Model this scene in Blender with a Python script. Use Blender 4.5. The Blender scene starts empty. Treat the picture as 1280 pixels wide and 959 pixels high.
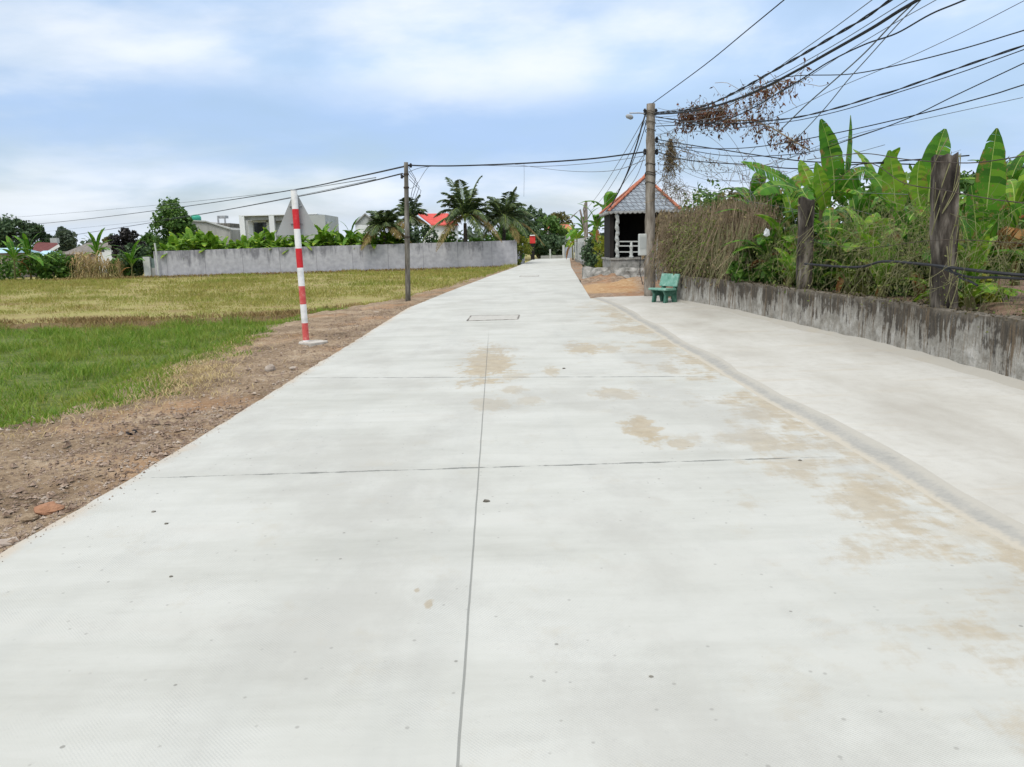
import bpy, math, random
import numpy as np
from mathutils import Vector, Matrix, noise as mnoise

rnd = random.Random(7)
nr = np.random.default_rng(11)
scene = bpy.context.scene
col = scene.collection
PI = math.pi

# ---------------------------------------------------------------- camera
IW, IH, FPX = 1280.0, 959.0, 940.0
CX, CY = IW / 2, IH / 2
CAM_H = 1.6
PITCH = math.atan((CY - 307.0) / FPX)
ROLL = math.radians(1.4)
cp, sp = math.cos(PITCH), math.sin(PITCH)
FV = Vector((0, cp, -sp))
U0 = Vector((0, sp, cp)); R0 = Vector((1, 0, 0))
UV_ = U0 * math.cos(ROLL) + R0 * math.sin(ROLL)
RV = R0 * math.cos(ROLL) - U0 * math.sin(ROLL)
CAM = Vector((0, 0, CAM_H))


def ray(px, py):
    return RV * ((px - CX) / FPX) + UV_ * ((CY - py) / FPX) + FV


def at(px, py, Y):
    """World point seen at photo pixel (px, py) at distance Y down the road."""
    d = ray(px, py)
    return CAM + d * (Y / d.y)


def gp(px, py, z=0.0):
    d = ray(px, py)
    return CAM + d * ((z - CAM_H) / d.z)


camd = bpy.data.cameras.new('camera')
camd.sensor_fit = 'HORIZONTAL'
camd.sensor_width = 36.0
camd.lens = FPX / IW * 36.0
camd.clip_start = 0.05
camd.clip_end = 3000
cam = bpy.data.objects.new('camera', camd)
col.objects.link(cam)
m3 = Matrix((RV, UV_, -FV)).transposed()
cam.matrix_world = Matrix.Translation(CAM) @ m3.to_4x4()
scene.camera = cam

# ---------------------------------------------------------------- object helpers
ORG = {}


def tag(o, label=None, cat=None, group=None, kind=None):
    if label: o['label'] = label
    if cat: o['category'] = cat
    if group: o['group'] = group
    if kind: o['kind'] = kind
    return o


def thing(name, label, cat, loc=(0, 0, 0), group=None):
    o = bpy.data.objects.new(name, None)
    o.empty_display_size = 0.2
    col.objects.link(o)
    o.location = loc
    ORG[o.name] = Vector(loc)
    return tag(o, label, cat, group)


def copy_tree(o, parent=None):
    c = o.copy()
    col.objects.link(c)
    if parent: c.parent = parent
    for ch in o.children:
        copy_tree(ch, c)
    return c


def link_mesh(name, me, mats, parent=None, loc=None, smooth=False):
    if not isinstance(mats, (list, tuple)): mats = [mats]
    for m in mats: me.materials.append(m)
    if smooth:
        me.polygons.foreach_set('use_smooth', [True] * len(me.polygons))
    o = bpy.data.objects.new(name, me)
    col.objects.link(o)
    if parent is not None:
        o.parent = parent
        ORG[o.name] = ORG[parent.name]
    else:
        o.location = loc if loc is not None else (0, 0, 0)
        ORG[o.name] = Vector(o.location)
    return o


def np_quads(name, V, mats, parent=None, loc=None, midx=None, smooth=False):
    """V: (n,4,3) array of loose quads in world coordinates -> one mesh object."""
    V = np.asarray(V, dtype=np.float32)
    org = ORG[parent.name] if parent is not None else Vector(loc if loc is not None else (0, 0, 0))
    n = len(V)
    co = (V.reshape(-1, 3) - np.array(org, dtype=np.float32)).astype(np.float32)
    me = bpy.data.meshes.new(name)
    me.vertices.add(n * 4); me.vertices.foreach_set('co', co.ravel())
    me.loops.add(n * 4); me.loops.foreach_set('vertex_index', np.arange(n * 4, dtype=np.int32))
    me.polygons.add(n)
    me.polygons.foreach_set('loop_start', np.arange(0, n * 4, 4, dtype=np.int32))
    me.polygons.foreach_set('loop_total', np.full(n, 4, dtype=np.int32))
    if midx is not None: me.polygons.foreach_set('material_index', np.asarray(midx, dtype=np.int32))
    me.update(calc_edges=True)
    me.validate()
    return link_mesh(name, me, mats, parent, loc, smooth)


class MB:
    def __init__(self):
        self.v = []; self.f = []; self.mi = []
        self.cur = 0

    def add(self, vs, fs):
        b = len(self.v)
        self.v.extend([Vector(p) for p in vs])
        for f in fs:
            self.f.append([i + b for i in f]); self.mi.append(self.cur)

    def box(self, lo, hi, rz=0.0, piv=None):
        (x0, y0, z0), (x1, y1, z1) = lo, hi
        vs = [Vector(p) for p in ((x0,y0,z0),(x1,y0,z0),(x1,y1,z0),(x0,y1,z0),(x0,y0,z1),(x1,y0,z1),(x1,y1,z1),(x0,y1,z1))]
        if rz:
            c = Vector(piv) if piv else (vs[0] + vs[6]) / 2
            R = Matrix.Rotation(rz, 3, 'Z')
            vs = [R @ (p - c) + c for p in vs]
        self.add(vs, [(0,3,2,1),(4,5,6,7),(0,1,5,4),(1,2,6,5),(2,3,7,6),(3,0,4,7)])

    def bar(self, a, b, w, d=None, up=(0, 0, 1)):
        """rectangular bar from a to b, w wide and d deep, bevelled look left to the renderer"""
        a = Vector(a); b = Vector(b); d = d or w
        t = (b - a).normalized(); u = Vector(up)
        if abs(t.dot(u)) > .98: u = Vector((0, 1, 0))
        s = t.cross(u).normalized(); u = s.cross(t).normalized()
        vs = []
        for p in (a, b):
            for i, j in ((-1,-1),(1,-1),(1,1),(-1,1)):
                vs.append(p + s * (i * w / 2) + u * (j * d / 2))
        self.add(vs, [(0,1,2,3),(7,6,5,4),(0,4,5,1),(1,5,6,2),(2,6,7,3),(3,7,4,0)])

    def tube(self, pts, r, n=6, cap=True, jit=0.0):
        pts = [Vector(p) for p in pts]
        k = len(pts)
        rs = r if isinstance(r, (list, tuple)) else [r] * k
        vs = []; ref = None
        for i, p in enumerate(pts):
            t = (pts[min(i+1, k-1)] - pts[max(i-1, 0)])
            if t.length < 1e-9: t = Vector((0, 0, 1))
            t.normalize()
            if ref is None:
                ref = Vector((1, 0, 0)) if abs(t.x) < .8 else Vector((0, 1, 0))
            s = t.cross(ref)
            if s.length < 1e-6: s = t.orthogonal()
            s.normalize(); u = s.cross(t).normalized(); ref = u.cross(s) * 0 + s.cross(t) if False else u
            ref = u
            for j in range(n):
                a = 2 * PI * j / n
                q = rs[i] * (1 + (rnd.uniform(-jit, jit) if jit else 0))
                vs.append(p + (s * math.cos(a) + u * math.sin(a)) * q)
        fs = []
        for i in range(k - 1):
            for j in range(n):
                a = i*n + j; b = i*n + (j+1) % n
                fs.append((a, b, b+n, a+n))
        if cap:
            fs.append(tuple(range(n-1, -1, -1))); fs.append(tuple(range((k-1)*n, k*n)))
        self.add(vs, fs)

    def lathe(self, c, prof, n=16):
        c = Vector(c); vs = []; k = len(prof)
        for r, z in prof:
            for j in range(n):
                a = 2*PI*j/n
                vs.append(c + Vector((r*math.cos(a), r*math.sin(a), z)))
        fs = []
        for i in range(k-1):
            for j in range(n):
                a = i*n+j; b = i*n+(j+1) % n
                fs.append((a, b, b+n, a+n))
        fs.append(tuple(range(n-1, -1, -1))); fs.append(tuple(range((k-1)*n, k*n)))
        self.add(vs, fs)

    def prism(self, outline, ext):
        """closed outline (list of points) extruded by vector ext"""
        o = [Vector(p) for p in outline]; e = Vector(ext); n = len(o)
        vs = o + [p + e for p in o]
        fs = [tuple(range(n-1, -1, -1)), tuple(range(n, 2*n))]
        fs += [(i, (i+1) % n, n+(i+1) % n, n+i) for i in range(n)]
        self.add(vs, fs)

    def grid(self, P):
        """P[i][j] points -> quads"""
        ni, nj = len(P), len(P[0])
        vs = [p for row in P for p in row]
        self.add(vs, [(i*nj+j, i*nj+j+1, (i+1)*nj+j+1, (i+1)*nj+j) for i in range(ni-1) for j in range(nj-1)])

    def build(self, name, mats, parent=None, loc=None, smooth=False, bevel=0.0):
        org = ORG[parent.name] if parent is not None else Vector(loc if loc is not None else (0, 0, 0))
        me = bpy.data.meshes.new(name)
        me.from_pydata([tuple(p - org) for p in self.v], [], self.f)
        me.polygons.foreach_set('material_index', self.mi)
        me.update()
        o = link_mesh(name, me, mats, parent, loc, smooth)
        if bevel:
            b = o.modifiers.new('bevel', 'BEVEL'); b.width = bevel; b.segments = 2; b.limit_method = 'ANGLE'
        return o


def fbm(x, y, z=0.0, s=1.0, oct=3):
    return mnoise.fractal(Vector((x*s, y*s, z*s)), 1.0, 2.0, oct)


# ---------------------------------------------------------------- material helpers
class E:
    """tiny expression wrapper round shader sockets"""
    nt = None
    def __init__(self, s): self.s = s
    @staticmethod
    def op(o, *a, clamp=False):
        n = E.nt.nodes.new('ShaderNodeMath'); n.operation = o; n.use_clamp = clamp
        for i, x in enumerate(a):
            if isinstance(x, E): E.nt.links.new(x.s, n.inputs[i])
            else: n.inputs[i].default_value = float(x)
        return E(n.outputs[0])
    def __add__(s, o): return E.op('ADD', s, o)
    __radd__ = __add__
    def __sub__(s, o): return E.op('SUBTRACT', s, o)
    def __rsub__(s, o): return E.op('SUBTRACT', o, s)
    def __mul__(s, o): return E.op('MULTIPLY', s, o)
    __rmul__ = __mul__
    def __truediv__(s, o): return E.op('DIVIDE', s, o)
    def __rtruediv__(s, o): return E.op('DIVIDE', o, s)


def e_abs(a): return E.op('ABSOLUTE', a)
def e_max(a, b): return E.op('MAXIMUM', a, b)
def e_min(a, b): return E.op('MINIMUM', a, b)
def e_step(v, lo, hi):
    n = E.nt.nodes.new('ShaderNodeMapRange'); n.interpolation_type = 'SMOOTHSTEP'; n.clamp = True
    E.nt.links.new(v.s, n.inputs['Value'])
    n.inputs['From Min'].default_value = lo; n.inputs['From Max'].default_value = hi
    return E(n.outputs['Result'])
def e_pos():
    g = E.nt.nodes.new('ShaderNodeNewGeometry')
    return g.outputs['Position'], g
def e_sep(sock):
    n = E.nt.nodes.new('ShaderNodeSeparateXYZ'); E.nt.links.new(sock, n.inputs[0])
    return E(n.outputs[0]), E(n.outputs[1]), E(n.outputs[2])
def e_comb(x, y, z):
    n = E.nt.nodes.new('ShaderNodeCombineXYZ')
    for i, a in enumerate((x, y, z)):
        if isinstance(a, E): E.nt.links.new(a.s, n.inputs[i])
        else: n.inputs[i].default_value = a
    return n.outputs[0]
def e_map(sock, scale=(1, 1, 1), loc=(0, 0, 0), rot=(0, 0, 0)):
    n = E.nt.nodes.new('ShaderNodeMapping'); E.nt.links.new(sock, n.inputs['Vector'])
    n.inputs['Scale'].default_value = scale; n.inputs['Location'].default_value = loc; n.inputs['Rotation'].default_value = rot
    return n.outputs[0]
def e_noise(sock, scale=1.0, detail=5, rough=.55, dist=0.0):
    n = E.nt.nodes.new('ShaderNodeTexNoise'); E.nt.links.new(sock, n.inputs['Vector'])
    n.inputs['Scale'].default_value = scale; n.inputs['Detail'].default_value = detail
    n.inputs['Roughness'].default_value = rough; n.inputs['Distortion'].default_value = dist
    return E(n.outputs['Fac'])
def e_voro(sock, scale):
    n = E.nt.nodes.new('ShaderNodeTexVoronoi'); E.nt.links.new(sock, n.inputs['Vector']); n.inputs['Scale'].default_value = scale
    return E(n.outputs['Distance']), n.outputs['Color']
def rgba(c): return (c[0], c[1], c[2], 1.0)
def e_mixc(f, a, b):
    n = E.nt.nodes.new('ShaderNodeMix'); n.data_type = 'RGBA'
    if isinstance(f, E): E.nt.links.new(f.s, n.inputs[0])
    else: n.inputs[0].default_value = f
    for i, x in ((6, a), (7, b)):
        if isinstance(x, (tuple, list)): n.inputs[i].default_value = rgba(x)
        else: E.nt.links.new(x, n.inputs[i])
    return n.outputs[2]
def e_ramp(v, stops):
    n = E.nt.nodes.new('ShaderNodeValToRGB'); E.nt.links.new(v.s, n.inputs[0])
    el = n.color_ramp.elements
    while len(el) < len(stops): el.new(.5)
    for e, (p, c) in zip(el, stops): e.position = p; e.color = rgba(c)
    return n.outputs[0]
def new_mat(name, rough=.85, spec=.25):
    m = bpy.data.materials.new(name); m.use_nodes = True
    E.nt = m.node_tree
    b = m.node_tree.nodes['Principled BSDF']
    b.inputs['Roughness'].default_value = rough
    b.inputs['Specular IOR Level'].default_value = spec
    return m, b
def set_col(b, s):
    if isinstance(s, (tuple, list)): b.inputs['Base Color'].default_value = rgba(s)
    else: E.nt.links.new(s, b.inputs['Base Color'])
def set_bump(b, h, dist=.01, strength=.6):
    n = E.nt.nodes.new('ShaderNodeBump'); n.inputs['Strength'].default_value = strength; n.inputs['Distance'].default_value = dist
    E.nt.links.new(h.s, n.inputs['Height']); E.nt.links.new(n.outputs[0], b.inputs['Normal'])


def mat_noise(name, stops, scale=3.0, stretch=(1, 1, 1), rough=.9, bump=.01, bscale=20, spec=.2, detail=6, metal=0.0):
    m, b = new_mat(name, rough, spec)
    P, g = e_pos()
    n = e_noise(e_map(P, stretch), scale, detail, .6)
    set_col(b, e_ramp(n, stops))
    b.inputs['Metallic'].default_value = metal
    if bump: set_bump(b, e_noise(e_map(P, stretch), bscale, 4), bump)
    return m


def mat_leaf(name, cols, trans=.25, rough=.55, spec=.3, brown=0.0, patches=()):
    """foliage: colour varies leaf by leaf"""
    m, b = new_mat(name, rough, spec)
    P, g = e_pos()
    r = E(g.outputs['Random Per Island'])
    k = len(cols)
    c = e_ramp(r, [(i / max(1, k - 1), cc) for i, cc in enumerate(cols)])
    n = e_noise(P, 2.2, 3)
    c = e_mixc(e_step(n, .3, .7) * .35, c, cols[k // 2])
    for sc_, pc, lo, hi, am in patches:
        c = e_mixc(e_step(e_noise(e_map(P, (1, 1.6, 1), (sc_ * 37, 3, 0)), sc_, 5, .62), lo, hi) * am, c, pc)
    if brown:
        c = e_mixc(e_step(e_noise(P, 6.5, 5, .7), .62 - brown * .1, .70 - brown * .1) * .8, c, (.25, .15, .05))
    set_col(b, c)
    t = E.nt.nodes.new('ShaderNodeBsdfTranslucent'); E.nt.links.new(c, t.inputs['Color'])
    mx = E.nt.nodes.new('ShaderNodeMixShader'); mx.inputs[0].default_value = trans
    out = E.nt.nodes['Material Output']
    E.nt.links.new(b.outputs[0], mx.inputs[1]); E.nt.links.new(t.outputs[0], mx.inputs[2]); E.nt.links.new(mx.outputs[0], out.inputs[0])
    return m


# ---------------------------------------------------------------- materials
MT = {}
MT['field'] = mat_noise('dry_field', [(.3, (.20, .15, .06)), (.5, (.26, .225, .085)), (.7, (.23, .23, .065))], .7, bump=.03, bscale=6)
MT['green_ground'] = mat_noise('green_ground', [(.3, (.05, .075, .014)), (.5, (.09, .125, .025)), (.7, (.15, .15, .05))], 5.0, bump=.05, bscale=30)
m, b = new_mat('verge_soil', .95, .1)
P, g = e_pos(); X, Y, Z = e_sep(P)
n1 = e_noise(P, 1.1, 6, .65); n2 = e_noise(P, 14, 5, .7); n3 = e_noise(P, .45, 3)
c = e_ramp(n1 * .55 + n2 * .45, [(.34, (.085, .06, .04)), (.46, (.20, .145, .095)), (.56, (.30, .228, .155)), (.68, (.44, .36, .27))])
c = e_mixc(e_step(n3, .52, .68) * .4, c, (.36, .20, .10))
c = e_mixc(e_step(e_noise(P, 30, 2), .62, .7) * .7, c, (.42, .37, .30))
set_col(b, c); set_bump(b, n2 + e_noise(P, 40, 3) * .5, .04, .9)
MT['soil'] = m
MT['orange_soil'] = mat_noise('orange_soil', [(.3, (.24, .115, .05)), (.5, (.42, .23, .10)), (.7, (.50, .34, .18))], 2.5, bump=.04, bscale=14)
MT['garden_soil'] = mat_noise('garden_soil', [(.3, (.09, .06, .045)), (.5, (.20, .13, .095)), (.7, (.28, .19, .14))], 4, bump=.05, bscale=16)
MT['stone'] = mat_noise('stone', [(.3, (.22, .17, .14)), (.6, (.38, .33, .28)), (.75, (.5, .47, .42))], 6, bump=.01)
MT['black_rag'] = mat_noise('black_rag', [(.3, (.012, .012, .014)), (.7, (.03, .03, .032))], 6, rough=.7)
MT['clod'] = mat_noise('clod', [(.3, (.24, .12, .07)), (.7, (.36, .20, .12))], 8, bump=.03, bscale=30)
MT['grass'] = mat_leaf('grass_green', [(.07, .15, .012), (.12, .23, .02), (.17, .29, .03), (.24, .32, .045), (.32, .30, .08)], .35, patches=((.35, (.30, .31, .06), .48, .66, .6), (.9, (.05, .13, .012), .54, .68, .6)))
MT['dry_grass'] = mat_leaf('grass_dry', [(.24, .21, .055), (.34, .29, .09), (.30, .295, .075), (.20, .245, .05), (.40, .335, .15)], .3, .8, .1, patches=((.10, (.20, .25, .045), .46, .62, .65), (.22, (.24, .16, .065), .55, .68, .6), (.5, (.42, .36, .16), .56, .7, .5)))
MT['brown_grass'] = mat_leaf('grass_brown', [(.14, .085, .035), (.24, .16, .07), (.34, .25, .12), (.17, .17, .05)], .25, .8, .1)
MT['straw'] = mat_leaf('straw', [(.42, .32, .16), (.5, .41, .22), (.34, .24, .11)], .2, .8, .1)

# concrete of the apron
m, b = new_mat('apron_concrete', .88, .2)
P, g = e_pos(); X, Y, Z = e_sep(P)
n1 = e_noise(e_map(P, (1, .45, 1), rot=(0, 0, .3)), .9, 7, .62); n2 = e_noise(P, 9, 5, .6); n3 = e_noise(e_map(P, (.25, 1.6, 1)), 1.6, 6, .7)
c = e_ramp(n1, [(.3, (.335, .32, .285)), (.48, (.405, .396, .362)), (.62, (.445, .44, .41)), (.75, (.48, .478, .452))])
c = e_mixc(e_step(n3, .52, .68) * .5, c, (.36, .315, .245))
c = e_mixc(e_step(n2, .45, .75) * .3, c, (.31, .295, .26))
set_col(b, c); set_bump(b, n2 + e_noise(P, 60, 3) * .6, .006, .5)
MT['apron'] = m
m, b = new_mat('gutter_mortar', .9, .2)
P, g = e_pos(); X, Y, Z = e_sep(P)
n1 = e_noise(P, 3.5, 6, .65); n2 = e_noise(P, 28, 4, .6); n3 = e_noise(e_map(P, (.5, .9, 1)), 1.1, 5, .6)
c = e_ramp(n1 * .6 + n2 * .4, [(.3, (.26, .258, .24)), (.5, (.30, .295, .272)), (.7, (.34, .33, .30))])
c = e_mixc(e_step(Z + (n1 - .5) * .022 + (n2 - .5) * .012, .015, .032) * .95, c, (.365, .35, .31))
c = e_mixc(e_step(Z * -1.0 + (n1 - .5) * .012 + (n2 - .5) * .006, -.0105, -.003) * .9, c, (.405, .375, .315))
c = e_mixc(e_step(n3, .54, .66) * .4, c, (.36, .325, .26))
set_col(b, c)
set_bump(b, n2, .004, .4)
MT['gutter'] = m

# weathered wall by the garden: vertical black streaks that start at the top
m, b = new_mat('mouldy_wall', .92, .15)
P, g = e_pos(); X, Y, Z = e_sep(P)
s1 = e_noise(e_map(P, (11, 11, .8)), 1.0, 7, .68); s2 = e_noise(e_map(P, (26, 26, 2.0)), 1.0, 5, .65)
n1 = e_noise(P, 5, 6, .65); n2 = e_noise(P, 1.3, 4)
c = e_ramp(n1, [(.3, (.17, .155, .13)), (.5, (.32, .305, .27)), (.68, (.50, .485, .45))])
hgt = e_step(Z, .02, .68)
s3 = e_noise(e_map(P, (55, 55, 3.0)), 1.0, 4, .6)
dark = e_step(s1 * .5 + s2 * .32 + s3 * .18 + (hgt - .55) * .20 + (e_noise(e_map(P, (1.7, 1.7, .35)), 1.0, 4, .6) - .5) * .65 + (n1 - .5) * .6, .475, .575)
c = e_mixc(dark * .9, c, e_ramp(s2, [(.35, (.016, .014, .012)), (.65, (.085, .066, .046))]))
c = e_mixc(e_step(s2 * .5 + e_noise(e_map(P, (4, 4, .4)), 1, 3) * .5, .52, .60) * .6, c, (.17, .125, .08))
c = e_mixc(e_step(Z + (n1 - .5) * .12, .62, .70) * .75, c, e_ramp(n1, [(.35, (.07, .06, .045)), (.65, (.21, .185, .15))]))
set_col(b, c); set_bump(b, n1 + s2 * .5 + e_noise(P, 40, 3) * .4, .02, .7)
MT['mouldy'] = m

# long grey boundary wall
m, b = new_mat('grey_plaster_wall', .92, .15)
P, g = e_pos(); X, Y, Z = e_sep(P)
s1 = e_noise(e_map(P, (1.5, 1.5, .22)), 1.0, 6, .65); n1 = e_noise(P, .5, 4); n2 = e_noise(P, 3, 5)
c = e_ramp(n2, [(.3, (.33, .33, .355)), (.55, (.41, .41, .435)), (.75, (.47, .47, .49))])
dk = e_step(s1 + (e_step(Z, .4, 1.9) - .5) * .2 + (n1 - .5) * .4 - X * .0035, .56, .74)
c = e_mixc(dk * .75, c, (.13, .13, .145))
c = e_mixc(e_step(s1 * .5 + n2 * .5, .55, .63) * .3, c, (.48, .48, .5))
jx = E.op('FRACT', X / 2.9)
c = e_mixc(e_step(e_abs(jx - .5) * -1.0, -.009, -.004) * .6, c, (.12, .12, .13))
set_col(b, c); set_bump(b, n2, .02, .4)
MT['grey_wall'] = m

# poles, posts
MT['pole'] = mat_noise('weathered_concrete_pole', [(.3, (.10, .085, .065)), (.5, (.20, .175, .145)), (.68, (.33, .30, .26))], 3.2, (2.5, 2.5, .6), bump=.02, bscale=12)
MT['pole_dark'] = mat_noise('old_pole_dark', [(.32, (.05, .045, .038)), (.5, (.13, .12, .10)), (.7, (.26, .25, .22))], 3.0, (3, 3, .5), bump=.02, bscale=12)
MT['post'] = mat_noise('mouldy_post', [(.34, (.018, .015, .013)), (.5, (.065, .055, .045)), (.62, (.17, .15, .125)), (.75, (.33, .31, .28))], 3.0, (2.6, 2.6, .55), bump=.03, bscale=9)
MT['cable'] = mat_noise('cable_black', [(.3, (.012, .013, .016)), (.7, (.03, .032, .036))], 3, bump=0, rough=.6)
MT['wire'] = mat_noise('wire_grey', [(.3, (.09, .1, .11)), (.7, (.17, .18, .19))], 3, bump=0, rough=.5)
MT['rust_wire'] = mat_noise('wire_rusty', [(.3, (.03, .025, .02)), (.7, (.08, .06, .045))], 6, bump=0, rough=.7)
MT['metal'] = mat_noise('galvanised', [(.3, (.25, .26, .27)), (.7, (.4, .41, .42))], 6, bump=.002, rough=.5, spec=.4)
MT['white_metal'] = mat_noise('white_metal', [(.3, (.62, .62, .61)), (.7, (.78, .78, .77))], 4, bump=.002, rough=.5)
MT['plate_back'] = mat_noise('sign_back_grey', [(.3, (.28, .295, .295)), (.7, (.34, .355, .355))], 2, bump=.001, rough=.6)
MT['red_paint'] = mat_noise('red_paint', [(.3, (.50, .012, .018)), (.6, (.58, .022, .03)), (.8, (.60, .09, .09))], 9, bump=.003, rough=.45, spec=.4)
MT['pink_paint'] = mat_noise('faded_red_paint', [(.3, (.50, .06, .06)), (.55, (.58, .12, .11)), (.75, (.6, .30, .27))], 12, bump=.003, rough=.6)
MT['white_paint'] = mat_noise('white_paint', [(.25, (.55, .55, .53)), (.5, (.75, .75, .74)), (.8, (.8, .8, .8))], 7, bump=.003, rough=.5, spec=.4)
MT['base_conc'] = mat_noise('footing_concrete', [(.3, (.33, .30, .26)), (.7, (.48, .46, .42))], 7, bump=.01)
MT['bench'] = mat_noise('green_bench_stone', [(.3, (.025, .09, .06)), (.5, (.045, .14, .10)), (.72, (.10, .22, .17))], 9, bump=.004, bscale=40, rough=.55, spec=.4)
MT['bench_light'] = mat_noise('pale_green_bench_stone', [(.3, (.09, .24, .18)), (.5, (.15, .33, .26)), (.72, (.29, .44, .37))], 9, bump=.004, bscale=40, rough=.5, spec=.4)
# house
m, b = new_mat('glazed_roof_tile', .4, .5)
P, g = e_pos(); X, Y, Z = e_sep(P)
row = E.op('FRACT', Z / .155)
colm = E.op('FRACT', (X + Y) / .21 + E.op('FLOOR', Z / .155) * .5)
edge = e_max(e_step(row, .78, .92), e_step(e_abs(colm - .5), .37, .45))
c = e_ramp(e_noise(P, 5, 3), [(.3, (.13, .16, .19)), (.7, (.25, .285, .32))])
set_col(b, e_mixc(edge * .9, c, (.045, .05, .062))); set_bump(b, (1.0 - row) * .6 - edge * .3, .03, .8)
MT['roof_tile'] = m
MT['ridge'] = mat_noise('orange_ridge_tile', [(.3, (.33, .10, .055)), (.7, (.46, .18, .11))], 5, bump=.01, rough=.6)
MT['eave_grey'] = mat_noise('eave_plaster', [(.3, (.22, .225, .22)), (.7, (.40, .41, .40))], 4, bump=.01)
MT['dark_parts_and_shade'] = mat_noise('dark_interior', [(.3, (.008, .007, .007)), (.7, (.022, .019, .017))], 3, (1, 1, .4), rough=.8)  # near-black: interior shade painted into the colour; dark post and stand share it
MT['plinth'] = mat_noise('stone_plinth', [(.3, (.13, .13, .115)), (.5, (.27, .265, .245)), (.7, (.38, .37, .345))], 4.5, bump=.04, bscale=8)
MT['white_house'] = mat_noise('white_render', [(.3, (.62, .64, .64)), (.7, (.74, .76, .76))], .8, (1, 1, .3), bump=.004)
MT['grey_house'] = mat_noise('grey_render', [(.3, (.22, .225, .215)), (.5, (.33, .335, .32)), (.7, (.42, .42, .40))], .9, (1, 1, .3), bump=.01)
MT['block_grey'] = mat_noise('mid_grey_render', [(.3, (.34, .36, .35)), (.7, (.44, .46, .45))], .8, bump=.005)
MT['red_roof'] = mat_noise('red_roof', [(.3, (.42, .045, .035)), (.7, (.55, .09, .07))], 2.5, (1, 1, 3), bump=.02, rough=.6)
MT['maroon_roof'] = mat_noise('maroon_roof', [(.3, (.085, .022, .02)), (.7, (.15, .045, .04))], 2, bump=.02, rough=.7)
MT['orange_roof'] = mat_noise('orange_roof', [(.3, (.36, .10, .05)), (.7, (.5, .17, .09))], 2, bump=.02, rough=.7)
MT['brown_roof'] = mat_noise('grey_brown_roof', [(.3, (.13, .115, .10)), (.7, (.21, .19, .17))], 1.2, (3, 1, 1), bump=.02, rough=.8)
MT['blue_roof'] = mat_noise('blue_tin_roof', [(.3, (.28, .45, .55)), (.7, (.42, .58, .66))], 2, bump=.01, rough=.5)
MT['tan_wall'] = mat_noise('tan_house_wall', [(.3, (.23, .19, .16)), (.7, (.33, .29, .25))], 1.5, bump=.01)
MT['glass_dark'] = mat_noise('dark_glass', [(.3, (.02, .025, .03)), (.7, (.04, .05, .055))], 1, bump=0, rough=.12, spec=.6)
MT['green_tank'] = mat_noise('green_tank', [(.3, (.04, .30, .20)), (.7, (.07, .38, .27))], 3, bump=0, rough=.45)
MT['gate'] = mat_noise('blue_grey_gate', [(.3, (.28, .31, .36)), (.7, (.40, .43, .48))], 3, (6, 6, .5), bump=.01)
MT['fence_panel'] = mat_noise('pale_fence_panel', [(.3, (.26, .28, .28)), (.7, (.42, .44, .43))], 2, (5, 5, .4), bump=.02)
MT['fence_post'] = mat_noise('pale_fence_post', [(.3, (.40, .42, .40)), (.7, (.52, .54, .52))], 3, bump=.01)
MT['red_sign'] = mat_noise('red_board', [(.3, (.52, .03, .03)), (.7, (.6, .06, .05))], 3, bump=0, rough=.5)
MT['plastic'] = mat_noise('white_plastic', [(.3, (.62, .64, .66)), (.7, (.78, .8, .8))], 8, bump=.01, rough=.4)
# foliage
MT['banana'] = mat_leaf('banana_leaf', [(.026, .095, .008), (.045, .155, .010), (.08, .23, .014), (.15, .30, .022)], .38, .5, .22, .6)
MT['banana_light'] = mat_leaf('banana_leaf_light', [(.08, .20, .012), (.14, .29, .02), (.24, .37, .03)], .38, .5, .22, .7)
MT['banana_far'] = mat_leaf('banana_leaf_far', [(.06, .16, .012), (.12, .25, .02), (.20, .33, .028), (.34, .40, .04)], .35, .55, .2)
MT['banana_dead'] = mat_leaf('banana_leaf_dead', [(.20, .085, .03), (.32, .15, .05), (.40, .24, .10)], .3, .7, .1)
MT['midrib'] = mat_noise('leaf_midrib', [(.3, (.20, .30, .06)), (.7, (.30, .38, .11))], 4, bump=0, rough=.5)
MT['midrib_dead'] = mat_noise('dead_midrib', [(.3, (.20, .12, .05)), (.7, (.34, .22, .11))], 4, bump=0)
MT['banana_stem'] = mat_noise('banana_stem', [(.3, (.06, .065, .025)), (.5, (.14, .14, .05)), (.7, (.20, .15, .08))], 3, (4, 4, .5), bump=.02)
MT['palm'] = mat_leaf('palm_leaflet', [(.018, .036, .012), (.038, .068, .022), (.07, .11, .035), (.13, .155, .06)], .2, .45, .4)
MT['palm_dry'] = mat_leaf('palm_leaflet_dry', [(.14, .10, .04), (.22, .17, .07), (.10, .10, .03)], .2, .7, .1)
MT['palm_trunk'] = mat_noise('palm_trunk', [(.3, (.035, .03, .025)), (.7, (.12, .10, .08))], 4, (1, 1, 4), bump=.03)
MT['bark'] = mat_noise('bark', [(.3, (.05, .04, .03)), (.7, (.14, .115, .09))], 5, (2, 2, .6), bump=.02)
MT['tree_dark'] = mat_leaf('tree_leaf_dark', [(.022, .048, .022), (.042, .08, .035), (.072, .12, .05), (.11, .165, .075)], .2)
MT['tree_mid'] = mat_leaf('tree_leaf_mid', [(.03, .08, .016), (.055, .13, .025), (.095, .185, .035), (.14, .23, .05)], .25)
MT['tree_grey'] = mat_leaf('tree_leaf_greyish', [(.05, .075, .05), (.085, .12, .075), (.13, .165, .10)], .25)
MT['tree_olive'] = mat_leaf('tree_leaf_olive', [(.07, .075, .02), (.12, .12, .035), (.18, .16, .05)], .25)
MT['tree_purple'] = mat_leaf('tree_leaf_purple', [(.014, .012, .014), (.026, .024, .024), (.045, .042, .035)], .15)
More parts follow.
